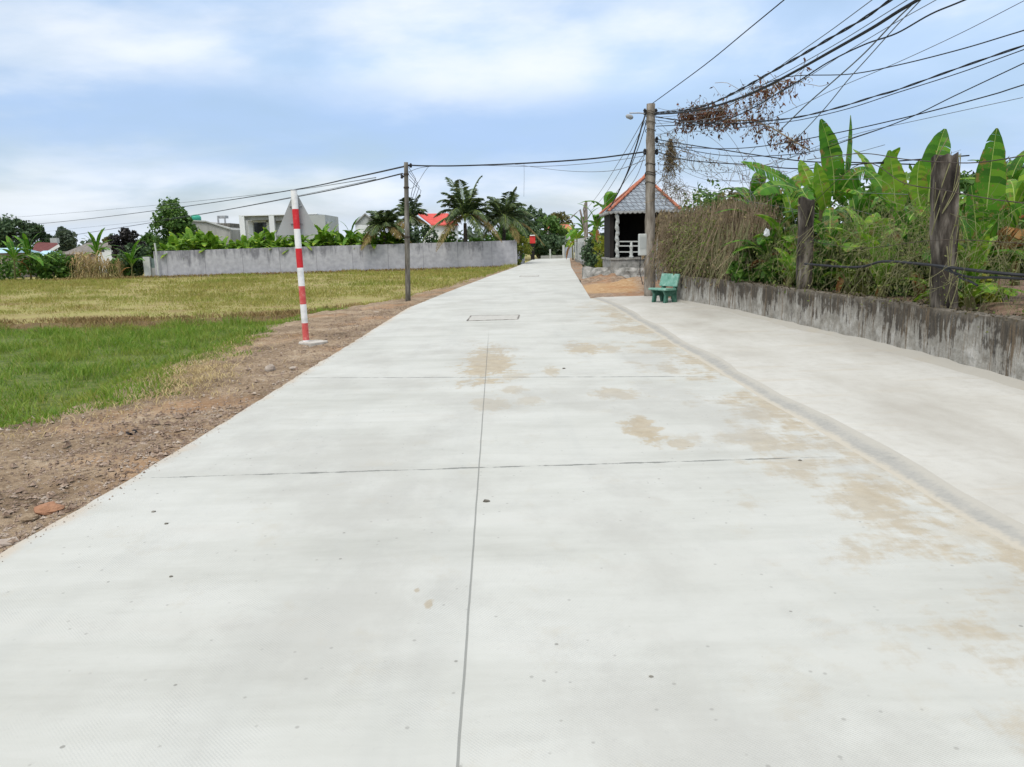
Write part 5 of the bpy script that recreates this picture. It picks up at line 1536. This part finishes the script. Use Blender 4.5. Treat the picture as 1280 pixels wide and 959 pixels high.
# ---- flat roofed white house
Yw = 78
wh = thing('house', 'modern flat roofed white house with open frame porch behind the grey wall', 'house', (at(352, 290, Yw).x, Yw + 4, ZF))
def wb_(name, rects, Y, dep, mt_, zb=None, par=wh):
    mb = MB()
    for px0, px1, py0, py1 in rects: px_box(mb, px0, px1, py0, py1, Y, dep, zb)
    return mb.build(name, MT[mt_], par)
wb_('frame_pillar', [(301.5, 304.8, 269, 305)], Yw, .4, 'white_house', ZF)
wb_('frame_pillar', [(338.5, 342, 269, 305)], Yw, .4, 'white_house', ZF)
wb_('frame_beam', [(301.5, 396, 268, 269.2)], Yw - .02, 5, 'white_house')
wb_('lintel', [(305, 338.4, 269.3, 275.5), (342.1, 392, 269.3, 276)], Yw + .3, .3, 'grey_house')
wb_('back_wall', [(305, 392, 269.3, 308)], Yw + 3, .2, 'block_grey', ZF)
wb_('inner_frame', [(311.5, 315.4, 276, 305), (335, 338, 276, 305), (315.4, 335, 275.6, 278)], Yw + 1.2, .4, 'white_house')
wb_('window', [(316, 334.8, 278.5, 300)], Yw + 2.9, .06, 'glass_dark')
wb_('side_block', [(386, 406, 268.5, 305)], Yw - .6, 6, 'block_grey', ZF)
wb_('low_block', [(406, 411, 277, 305)], Yw - .3, 4, 'block_grey', ZF)
wb_('wing_wall', [(344, 386, 276, 305)], Yw + 1.0, .25, 'block_grey', ZF)

# ---- grey house with green tank
Yq = 82
gh = thing('house', 'weathered grey rendered house with a roof tank, left of the flat roofed white one', 'house', (at(262, 290, Yq).x, Yq + 3, ZF))
mb = MB(); mb.prism([at(232, 305, Yq), at(288, 305, Yq), at(288, 287, Yq), at(283, 284, Yq), at(257, 277, Yq), at(232, 276, Yq)], (0, 6, 0)); mb.build('wall', MT['grey_house'], gh)
mb = MB(); mb.bar(at(231, 275.6, Yq - .1), at(257.5, 276.6, Yq - .1), .2, .12); mb.bar(at(257.5, 276.6, Yq - .1), at(288, 286.4, Yq - .1), .2, .12); mb.build('coping', MT['block_grey'], gh)
mb = MB(); px_box(mb, 271, 287, 279, 286, Yq + 1, 3); mb.build('roof_room', MT['pole_dark'], gh)
mb = MB()
for px in (272.5, 281): px_box(mb, px - .5, px + .5, 270, 280, Yq + 1.4, .1)
px_box(mb, 271.5, 282, 269.5, 273, Yq + 1.5, .8); mb.build('water_frame', MT['metal'], gh)
tk = at(245, 275.8, Yq + 2)
mb = MB(); mb.lathe(tk, [(.55, 0), (.55, .35), (.45, .52), (.3, .6), (.1, .64)], n=16)
tag(mb.build('water_tank', MT['green_tank'], loc=tuple(tk), smooth=True), 'small green domed water tank on the weathered grey house', 'water tank')

# ---- houses and sheds at the far left
house_simple('house', 'low house with a long grey brown hip roof at the far left of the field', 78, 136, 317, 303, 88, 8, 'brown_roof', 'tan_wall', hip=.16)
Ym = 96
mh = thing('house', 'house with dark maroon roof and white gable edge, left of the grey brown roof', 'house', (at(56, 310, Ym).x, Ym + 3, ZF))
mb = MB(); a, b_ = at(42, 315, Ym), at(70, 315, Ym); mb.box((a.x, Ym, ZF), (b_.x, Ym + 6, a.z)); mb.build('wall', MT['tan_wall'], mh)
mb = MB(); mb.prism([at(40, 315, Ym - .3), at(68, 315, Ym - .3), at(72, 305, Ym + 3), at(44, 304, Ym + 3)], (0, .1, .12)); mb.build('roof', MT['maroon_roof'], mh)
mb = MB(); mb.bar(at(60, 315.5, Ym - .5), at(74, 307, Ym - .5), .12, .32); mb.build('gable_edge', MT['white_house'], mh)
mb = MB(); px_box(mb, 63, 70.5, 297.5, 304, Ym + 4, .6); mb.build('parapet', MT['block_grey'], mh)
house_simple('shed', 'blue tin roofed shed cut by the left picture edge', -22, 7, 316, 310, 70, 5, 'blue_roof', 'tan_wall', hip=.0, cat='shed')
house_simple('shed', 'small pale blue roofed shed below the maroon roof', 44, 56, 319, 313.5, 80, 3, 'blue_roof', 'tan_wall', hip=.0, cat='shed')
house_simple('house', 'little white house between the grey brown roof and the dark purple tree', 121, 138, 308, 303, 84, 4, 'brown_roof', 'white_house', hip=.1, windows=[(126, 130, 310, 315)])

for i, (px, Y_, pt, wpx, bot, mt_, nm, lb) in enumerate([
    (14, 105, 271, 52, .30, 'tree_dark', 'leafy_tree', 'big dark tree at the far left edge, tallest there'),
    (44, 108, 279, 40, .3, 'tree_dark', 'leafy_tree', 'dark spreading tree behind the maroon roof'),
    (83, 112, 282, 21, .3, 'tree_grey', 'leafy_tree', 'thin greyish tree behind the grey brown hip roof'),
    (220, 72, 247, 50, .1, 'tree_mid', 'leafy_tree', 'full green pointed tree at the left end of the grey wall'),
    (157, 76, 287, 40, .25, 'tree_purple', 'leafy_tree', 'dark purple leaved tree left of the gate pillar'),
    (186, 84, 293, 26, .15, 'tree_mid', 'leafy_tree', 'small green tree just behind the gate pillar'),
    (133, 92, 297, 18, .2, 'tree_olive', 'leafy_tree', 'small olive tree behind the little white house'),
    (-40, 100, 280, 60, .2, 'tree_mid', 'leafy_tree', 'green tree just outside the left edge of the field')]):
    zt_ = at(px, pt, Y_).z; w_ = wpx / FPX * Y_
    tree(nm, lb, 'tree', (at(px, 300, Y_).x, Y_, ZF), zt_ - ZF, w_, (zt_ - ZF) * bot, mt_, .24 if i not in (3, 4) else .17, 70 if i == 3 else 44, 110 if i in (3, 4) else 70, 400 + i, top_w=.45 if i == 3 else .8)
for i, (px, Y_, h_, w_, mt_, lb) in enumerate([(168, 64, 2.7, 3.0, 'tree_dark', 'dark clipped round bush in front of the purple tree'), (42, 62, 2.1, 3.2, 'bush', 'low green bush right of the far left banana plant'), (68, 63, 2.3, 3.2, 'bush', 'low green bush just left of the dried corn'),
                                           (152, 64, 1.6, 2.6, 'bush', 'green bush at the right side of the dried corn'), (-20, 62, 2.4, 5, 'bush', 'green bushes at the left picture edge')]):
    bush(lb, (at(px, 300, Y_).x, Y_, ZF), h_, w_, mt_, .15, 24, 70, 250 + i)
for i, (px, Y_, h_, lb) in enumerate([(12, 60, 1.7, 'banana plant with drooping fronds at the far left edge'), (32, 61, 1.9, 'banana plant with a pale upright frond at the far left'), (118, 66, 1.9, 'banana plant behind the dried corn'), (160, 62, 1.0, 'banana plant in front of the dark clipped bush')]):
    banana_plant(lb, (at(px, 300, Y_).x, Y_, ZF), h_, 9, 2.1, .42, 'banana', 'banana plants at the far left', 150 + i, erect=.3, N=8)
for i, px in enumerate((12.5, 30)):
    p = gp(px, 350, ZF); p.y -= .2; t = at(px - .5, 331, p.y)
    mb = MB(); mb.tube([p - Vector((0, 0, .2)), t], .045, n=7)
    tag(mb.build('wooden_stake', MT['fence_post'], loc=tuple(p)), ('pale stake standing under the far left banana plant', 'pale stake beside the low green bush at the far left')[i], 'stake')
# dried corn
cp_ = []
for k in range(3):
    o = thing('corn_stalk', 'dried yellow brown corn stalk in the patch at the far side of the field', 'corn', (0, 0, 0), 'dried corn stalks')
    r2 = random.Random(500 + k); mb = MB(); mb2 = MB()
    mb.tube([(0, 0, -.1), (.05, 0, 1.0), (.12 * r2.uniform(-1, 1), .1, 2.1)], [.03, .025, .012], n=5)
    mb.build('stem', MT['corn'], o)
    for j in range(11):
        z = .3 + 1.7 * j / 11; a = j * 2.5 + r2.random(); d = Vector((math.cos(a), math.sin(a), 0)); l = r2.uniform(.45, .8)
        P0 = Vector((.04, 0, z)); pts = [bez(P0, P0 + d * l * .5 + Vector((0, 0, .35)), P0 + d * l * .85 - Vector((0, 0, r2.uniform(.1, .6))), q / 5) for q in range(6)]
        s = d.cross(Vector((0, 0, 1))) * .05
        mb2.grid([[p - s * (1 - q / 6), p + s * (1 - q / 6)] for q, p in enumerate(pts)])
    mb2.build('leaves', MT['corn'], o)
    cp_.append(o)
n_c = 0
for i in range(70):
    px = 84 + 66 * (i / 70) + r_.uniform(-2, 2); Y_ = r_.uniform(61, 65)
    o = cp_[i] if i < 3 else copy_tree(cp_[i % 3])
    p = at(px, 300, Y_); p.z = ZF; s = r_.uniform(.7, 1.15) * (1.0 if px < 125 else .72)
    o.location = p; o.rotation_euler = (r_.uniform(-.1, .1), r_.uniform(-.1, .1), r_.uniform(0, 6.28)); o.scale = (s * 1.1, s * 1.1, s)

# distant wood closing the horizon on both sides
C = []
for i in range(420):
    x = -330 + 700 * (i / 420) + r_.uniform(-4, 4); y = 185 + r_.uniform(-14, 20); h = r_.uniform(3.0, 6.5)
    for q in range(2): C.append((x + r_.uniform(-2, 2), y, ZF + h * (.25 + .5 * q), r_.uniform(2.0, 3.0)))
o = np_quads('far_wood', leaf_cloud(C, 26, 1.0, .75, seed=9), MT['tree_grey']); tag(o, 'far belt of trees closing the horizon beyond the houses', 'wood', kind='stuff')

# ================================================================ CABLES
H2 = b2
def cab(label, pix, end, r, start=None, mat='cable', ext=.3, twist=False, name='power_cable'):
    """cable in the vertical plane from the thick pole (or start) to the plan point end, through photo pixels"""
    s = Vector((start[0], start[1])) if start else Vector((H2.x, H2.y)); e = Vector(end)
    n = Vector((-(e - s).y, (e - s).x))
    P = []
    for px, py in pix:
        d = ray(px, py); k = n.dot(s) / (n.x * d.x + n.y * d.y); P.append(CAM + d * k)
    if ext: 
        v = P[-1] - P[-2]; P.append(P[-1] + v.normalized() * max(2.0, v.length * ext))
    pts = []
    for i in range(len(P) - 1):
        a = P[max(i-1, 0)]; b_ = P[i]; c = P[i+1]; d = P[min(i+2, len(P)-1)]
        for q in range(7):
            t = q / 7; pts.append(.5 * ((2*b_) + (c - a) * t + (2*a - 5*b_ + 4*c - d) * t*t + (3*b_ - a - 3*c + d) * t**3))
    pts.append(P[-1])
    if twist:                                                   # two strands twisted round each other
        L = sum((pts[i+1] - pts[i]).length for i in range(len(pts) - 1)); n_ = int(L / .11); dense = []
        seg = [0]
        for i in range(len(pts) - 1): seg.append(seg[-1] + (pts[i+1] - pts[i]).length)
        sa = np.array(seg); co = np.array([tuple(p) for p in pts])
        ss = np.linspace(0, seg[-1], n_)
        dense = [Vector((np.interp(q, sa, co[:, 0]), np.interp(q, sa, co[:, 1]), np.interp(q, sa, co[:, 2]))) for q in ss]
        mb = MB()
        for ph in (0, PI):
            mb.tube([p + Vector((math.cos(q * 5.5 + ph) * r * .62, 0, math.sin(q * 5.5 + ph) * r * .62)) for p, q in zip(dense, ss)], r * .6, n=5)
    else:
        mb = MB(); mb.tube(pts, r, n=5)
    return tag(mb.build(name, MT[mat], loc=tuple(P[0])), label, 'cable', 'overhead cables')


N1 = (6.0, -8.0); N2 = (10.0, 5.0); N3 = (8.0, -2)
cab('highest thin cable running from the head of the thick pole to the top edge', [(816, 129), (880, 82), (935, 37), (980, 0)], N1, .011)
cab('thin cable just above the upper twisted bundle', [(817, 141), (880, 131), (930, 112), (962, 92), (1000, 65), (1040, 37), (1090, 0)], N1, 0.0067, mat='wire')
cab('upper thick twisted black cable from the thick pole to the top edge', [(818, 141), (850, 138.5), (885, 131), (925, 112), (960, 92.5), (1000, 70), (1040, 46.5), (1080, 23), (1113, 0)], N1, .019, twist=True)
cab('lower thick black cable from the thick pole to the top edge', [(818, 143), (850, 141), (885, 135), (925, 122.5), (960, 107), (1000, 86), (1040, 63.5), (1090, 35), (1120, 16), (1147, 0)], N1, .022)
cab('thin cable hugging the top of the lower thick cable', [(820, 147), (890, 138), (960, 102.5), (1040, 58), (1110, 15), (1134, 0)], N1, 0.0060, mat='wire')
cab('steeper of two thin cables between thick black bundle and steep crossing wires', [(820, 155), (900, 146), (982, 112), (1060, 64), (1120, 28), (1170, 0)], N3, 0.0060, mat='wire')
cab('flatter of two thin cables between thick black bundle and steep crossing wires', [(820, 158), (905, 150), (985, 109), (1035, 78), (1080, 56), (1120, 42), (1163, 18), (1206, 0)], N3, .012)
cab('steep thin wire crossing the bundles right of the dead vines', [(960, 178), (1007, 132), (1040, 103), (1080, 67), (1120, 25), (1146, 0)], N3, .011, start=(H2.x, H2.y), mat='wire')
cab('second steep thin wire crossing the bundles, slightly to the right', [(985, 185), (1028, 139), (1060, 100), (1085, 72), (1120, 33), (1151, 0)], N3, .008, start=(H2.x, H2.y), mat='wire')
cab('nearly level cable turning upward to the right edge, highest there but one', [(940, 112), (985, 96), (1060, 93), (1120, 82), (1200, 62), (1280, 38)], N2, .010)
cab('fine wire rising to the upper right corner of the sky', [(820, 168), (930, 158), (1000, 132), (1040, 113), (1120, 79), (1200, 42), (1280, 1)], N2, 0.0060, mat='wire')
cab('twisted cable swinging low over the dead vines to the right edge', [(819, 146), (860, 152), (905, 155), (960, 151), (1000, 146), (1050, 134), (1095, 120), (1120, 113), (1200, 84.5), (1280, 57)], N2, .016, twist=True)
cab('thin cable directly below the low swinging twisted cable', [(819, 150), (905, 160), (960, 155), (1000, 150), (1060, 136), (1120, 116.5), (1200, 91), (1280, 62)], N2, .008)
cab('cable climbing from the banana fronds to the right edge, steeper of two', [(820, 178), (900, 194), (1000, 192), (1072, 171), (1135, 148), (1193, 120), (1280, 79)], N2, .009)
cab('cable climbing from the banana fronds to the right edge, flatter of two', [(820, 182), (900, 186), (960, 182), (1040, 167.5), (1140, 145), (1235, 120), (1280, 106)], N2, .010)
cab('sagging wire from the middle of the thick pole toward the upright banana fronds', [(822, 174.5), (860, 181), (900, 187), (998, 201), (1060, 203)], (9.0, 12.0), .013, ext=.02)
cab('lower sagging wire from the middle of the thick pole toward the banana fronds', [(822, 190), (855, 199.5), (900, 204), (940, 206), (1000, 211), (1090, 204)], (9.0, 12.0), .013, ext=.02)
# fine tangle of stray wires round the pole
fine = [[(822, 150), (850, 180), (900, 222), (935, 250)], [(822, 176), (870, 215), (930, 228), (1000, 226)], [(822, 160), (880, 196), (960, 232), (1010, 246)], [(822, 196), (880, 224), (960, 222), (1010, 208)],
        [(822, 170), (860, 160), (905, 186), (945, 250)], [(822, 205), (900, 216), (960, 206), (1010, 190)], [(824, 225), (900, 240), (980, 238), (1040, 240)], [(823, 182), (852, 230), (905, 246), (960, 256)],
        [(900, 155), (925, 190), (935, 225), (940, 255)], [(950, 160), (960, 190), (975, 215), (985, 248)], [(822, 135), (836, 138), (870, 140), (900, 138)], [(960, 210), (990, 196), (1030, 180), (1080, 165), (1140, 152)]]
for i, px in enumerate(fine):
    cab('fine stray wire in the tangle between the thick pole and the banana fronds', px, (8.0, 11.0), .005, ext=.02, mat='wire', name='stray_wire')['group'] = 'stray wires by the thick pole'

# left hand spans: thick pole - slim pole - away to the left
def span(label, pts, r, mat='cable', name='power_cable', twist=0):
    P = [at(*q) for q in pts]; out_ = []
    for i in range(len(P) - 1):
        a = P[max(i-1, 0)]; b_ = P[i]; c = P[i+1]; d = P[min(i+2, len(P)-1)]
        for q in range(8):
            t = q / 8; out_.append(.5 * ((2*b_) + (c - a) * t + (2*a - 5*b_ + 4*c - d) * t*t + (3*b_ - a - 3*c + d) * t**3))
    out_.append(P[-1]); mb = MB(); mb.tube(out_, r, n=5)
    return tag(mb.build(name, MT[mat], loc=tuple(P[0])), label, 'cable', 'overhead cables')
ya, yb = b1.y, b2.y
lerpY = lambda px: ya + (yb - ya) * (px - 507) / (806 - 507)
span('thick black cable strung between the slim pole and the thick pole', [(509, 206.5, ya), (535, 207.5, lerpY(535)), (580, 207.2, lerpY(580)), (660, 204, lerpY(660)), (740, 198.5, lerpY(740)), (806, 190, yb)], .022)
span('thin cable hanging under the thick cable between the two poles', [(509, 216, ya), (534, 208.5, lerpY(534)), (600, 207, lerpY(600)), (680, 208, lerpY(680)), (750, 203, lerpY(750)), (806, 195, yb)], .008, 'wire')
span('fine drooping wire from the slim pole loop up to the thick cable', [(512, 236, ya), (520, 232, ya), (530, 216, lerpY(530)), (536, 208, lerpY(536))], .007, 'wire', 'stray_wire')
for i, q in enumerate([[(655, 206, 26), (655, 235, 26), (655, 250, 26)]]):
    span('fine loose wire hanging down from the thick cable in mid span', [(655, 205, lerpY(655)), (655.2, 222, lerpY(655)), (654.8, 246, lerpY(655))], .004, 'wire', 'stray_wire')
span('upper cable from the slim pole away to the far left', [(506, 208, ya), (440, 222.5, 30), (366, 237.5, 42), (240, 257, 62), (120, 272.5, 84), (30, 281.5, 105), (-80, 290, 130)], .026)
span('lower cable from the slim pole away to the far left', [(503, 217, ya), (440, 232, 30), (366, 247, 42), (240, 270, 62), (110, 291, 84), (60, 298, 95), (-60, 310, 130)], .022)
span('faint wire above the two long cables at the far left', [(470, 222, 27), (366, 238, 42), (260, 250, 60), (180, 258, 75), (90, 266, 92), (0, 273, 112), (-60, 277, 130)], .014, 'wire')
span('faint wire between the two long cables at the far left', [(470, 224, 27), (366, 246, 42), (260, 266, 60), (180, 277, 75), (90, 286, 92), (0, 296, 112)], .011, 'wire')
# service drop and thin wires from the thick pole down the road
span('thick black service cable sweeping down from the thick pole past the pavilion eave', [(808, 139, yb), (803, 155, 24), (795, 183, 25.8), (782, 221, 28.5), (765, 255, 31.6), (757, 265, 34), (747, 274, 42)], .026)
span('second black cable close beside the thick service cable', [(809, 147, yb), (804, 166, 24), (795, 192, 25.8), (783, 220, 28.5), (766, 253, 31.6)], .014)
for i, q in enumerate([[(807, 150, yb), (780, 205, 28), (755, 245, 38), (737, 266, 58)], [(807, 145, yb), (775, 200, 28), (748, 243, 40), (728, 268, 66)], [(806, 192, yb), (790, 214, 27), (770, 241, 35), (752, 259, 46)], [(806, 193, yb), (795, 222, 28), (778, 245, 33), (768, 256, 38)]]):
    span('thin wire fanning down from the thick pole toward the far right of the road', q, .010, 'wire', 'stray_wire')['group'] = 'thin wires fanning down the road'
span('thin wire crossing the sky low, from the thick pole left toward the palms', [(806, 200, yb), (760, 214, 30), (700, 213, 42), (640, 205, 60)], .012, 'wire', 'stray_wire')

# ---- dead vines hanging on the cables
def dead_vine(label, path, n, drop, leafn, sz, mats, seed, spread=.1, name='dead_vine', r0=.010):
    global rnd
    old = rnd; rnd = random.Random(seed)
    P = [at(*q) for q in path]; root = thing(name, label, 'vine', P[0])
    mb = MB(); mb.tube(P, r0, n=5); pts = []
    for i in range(n):
        s = rnd.random() * (len(P) - 1); k = int(s); c = P[k].lerp(P[k+1], s - k) + Vector((rnd.gauss(0, spread * .4), rnd.gauss(0, spread), rnd.gauss(0, spread * .5)))
        w_ = wander(c, (rnd.gauss(0, .5), rnd.gauss(0, .5), -1 if rnd.random() < .75 else .6), rnd.uniform(.3, 1) * drop, 6, .3, .05)
        mb.tube(w_, rnd.uniform(.003, .007), n=3, cap=False); pts += w_
    mb.build('stem', MT[mats[0]], root)
    r2 = random.Random(seed)
    L_ = [r2.choice(pts) + Vector((r2.gauss(0, .03), r2.gauss(0, .03), r2.gauss(0, .03))) for _ in range(leafn)]
    np_quads('foliage', leaves_at(L_, sz, seed, .42, 1.2), MT[mats[1]], root)
    rnd = old
Yv = 20.2
dead_vine('dense rusty brown clump of dead leaves caught on the cables near the thick pole', [(848, 147, 21.4), (865, 144, 21), (885, 141, 20.6), (905, 139, 20.2)], 130, .55, 1100, .11, ('vine_stem', 'vine_red'), 41, .14)
dead_vine('sparse dead leafed vine dangling from the cables right of the rusty clump', [(900, 138, 20.2), (925, 125, 19.6), (950, 113, 19), (975, 102, 18.6), (1003, 102, 18.2)], 90, 1.0, 620, .10, ('vine_stem', 'vine_red'), 42, .12)
dead_vine('dead vine spray hanging along the low twisted cable beside the tall banana fronds', [(905, 150, 19.8), (940, 151, 19), (965, 160, 18.2), (985, 172, 17.6), (1012, 188, 16.8)], 110, .45, 620, .09, ('vine_stem', 'vine_red'), 43, .12, r0=.016)
dead_vine('thin dead tendrils dangling at mid height between pole and bananas', [(850, 188, 21.5), (890, 200, 20.5), (940, 210, 19), (985, 215, 18)], 60, .9, 190, .06, ('vine_stem', 'vine_red'), 44, .18, r0=.006)
dead_vine('long brown dry bundle of fibres hanging beside the thick pole', [(838, 174, 22.3), (838, 190, 22.3), (838, 206, 22.3)], 190, .75, 1000, .07, ('vine_stem', 'vine_brown'), 45, .055, r0=.05)
dead_vine('loose twiggy tangle below the brown fibre bundle, above the pavilion roof', [(828, 226, 22), (838, 232, 22.2), (850, 238, 22.4), (858, 250, 22.4)], 130, .8, 160, .04, ('vine_stem', 'vine_brown'), 46, .2, r0=.006)

# ================================================================ SMALL THINGS ON THE ROAD AND VERGE
def cover(label, c0, c1, c2, c3):
    P = [gp(*q) for q in (c0, c1, c2, c3)]; ctr = sum(P, Vector()) / 4
    root = thing('drain_cover', label, 'drain cover', ctr)
    up = Vector((0, 0, .006)); mb = MB()
    ins = [p.lerp(ctr, .06) for p in P]
    mb.prism([p for p in ins], (0, 0, .007)); mb.build('lid', MT['iron'], root)
    mb = MB()
    for i in range(4):
        mb.prism([P[i], P[(i+1) % 4], P[(i+1) % 4].lerp(ctr, .05), P[i].lerp(ctr, .05)], (0, 0, .010))
    mb.build('frame', MT['iron_dark'], root)
cover('rectangular drain cover flush in the middle of the road', (583, 401.5), (648, 399.5), (650, 394), (588, 395))
cover('small far drain cover in the road toward the bend', (649, 346.2), (673, 345.8), (674, 344.4), (651, 344.8))

def stone(label, px, py, s, mt_, z=0.0, group=None, name='stone', cat='stone', flat=.6, seed=0):
    p = gp(px, py, z); r2 = random.Random(seed or int(px * 7 + py))
    bm_v = []; mb = MB(); n1_, n2_ = 6, 9; P = []
    for i in range(n1_ + 1):
        th = PI * i / n1_; row = []
        for j in range(n2_):
            ph = 2 * PI * j / n2_; q = Vector((math.sin(th) * math.cos(ph), math.sin(th) * math.sin(ph), math.cos(th)))
            k = 1 + .35 * mnoise.noise(q * 1.4 + Vector((px, py, 0)))
            row.append(p + Vector((q.x * s * k * (1.25), q.y * s * k, (q.z * flat + flat * .55) * s * k)))
        P.append(row + [row[0]])
    mb.grid(P)
    return tag(mb.build(name, MT[mt_], loc=tuple(p)), label, cat, group)
for px, py, s in [(608, 627, .018), (208, 655, .010), (192, 640, .012), (300, 480, .012), (214, 721, .008), (705, 461, .018), (1000, 576, .012), (814, 846, .007)]:
    stone('dark pebble lying loose on the pale road', px, py, s, 'pole_dark', 0, 'pebbles on the road', 'pebble', 'pebble', .45)
stone('rusty orange clod of earth at the lower left, by the road edge', 62, 640, .075, 'clod', -.06, None, 'earth_clod', 'clod', .5)
stone('dark red brown clod next to the rusty orange one', 36, 650, .05, 'soil', -.07, None, 'earth_clod', 'clod', .5)
stone('flat pale stone at the lower left corner of the verge', 10, 680, .06, 'stone', -.06, None, 'stone', 'stone', .3)
stone('pale stone lying in the middle of the dirt verge', 108, 590, .045, 'stone', -.08, None, 'stone', 'stone', .5)
stone('upright whitish stone on the verge a little before the sign footing', 338, 464, .06, 'stone', -.07, None, 'stone', 'stone', 1.0)
stone('whitish stone beside the road edge near the sign footing', 367, 461, .05, 'stone', -.05, None, 'stone', 'stone', .4)
stone('greyish stone on the verge below the straw', 198, 543, .04, 'stone', -.08, None, 'stone', 'stone', .5)
stone('pale stone lying flat on the verge by the slim pole', 470, 391, .09, 'stone', -.08, None, 'stone', 'stone', .25)
stone('pale block lying on the right verge before the stone bank', 744, 350, .16, 'stone', .02, None, 'stone', 'stone', .5)
p = gp(157, 547, -.1)
mb = MB(); r2 = random.Random(3)
mb.grid([[p + Vector((-.12 + .24 * i / 7 , -.07 + .14 * j / 5, .012 + .045 * abs(math.sin(i * 1.3 + j * .9)) * r2.uniform(.6, 1.2))) for j in range(6)] for i in range(8)])
mb.tube([p + Vector((-.12, -.05, .02)), p + Vector((-.19, -.06, .02)), p + Vector((-.24, -.04, .015))], [.014, .01, .005], n=5)
tag(mb.build('rag', MT['black_rag'], loc=tuple(p)), 'crumpled black rag lying on the brown dirt verge', 'rag')

for me in list(bpy.data.meshes):
    if me.users == 0: bpy.data.meshes.remove(me)
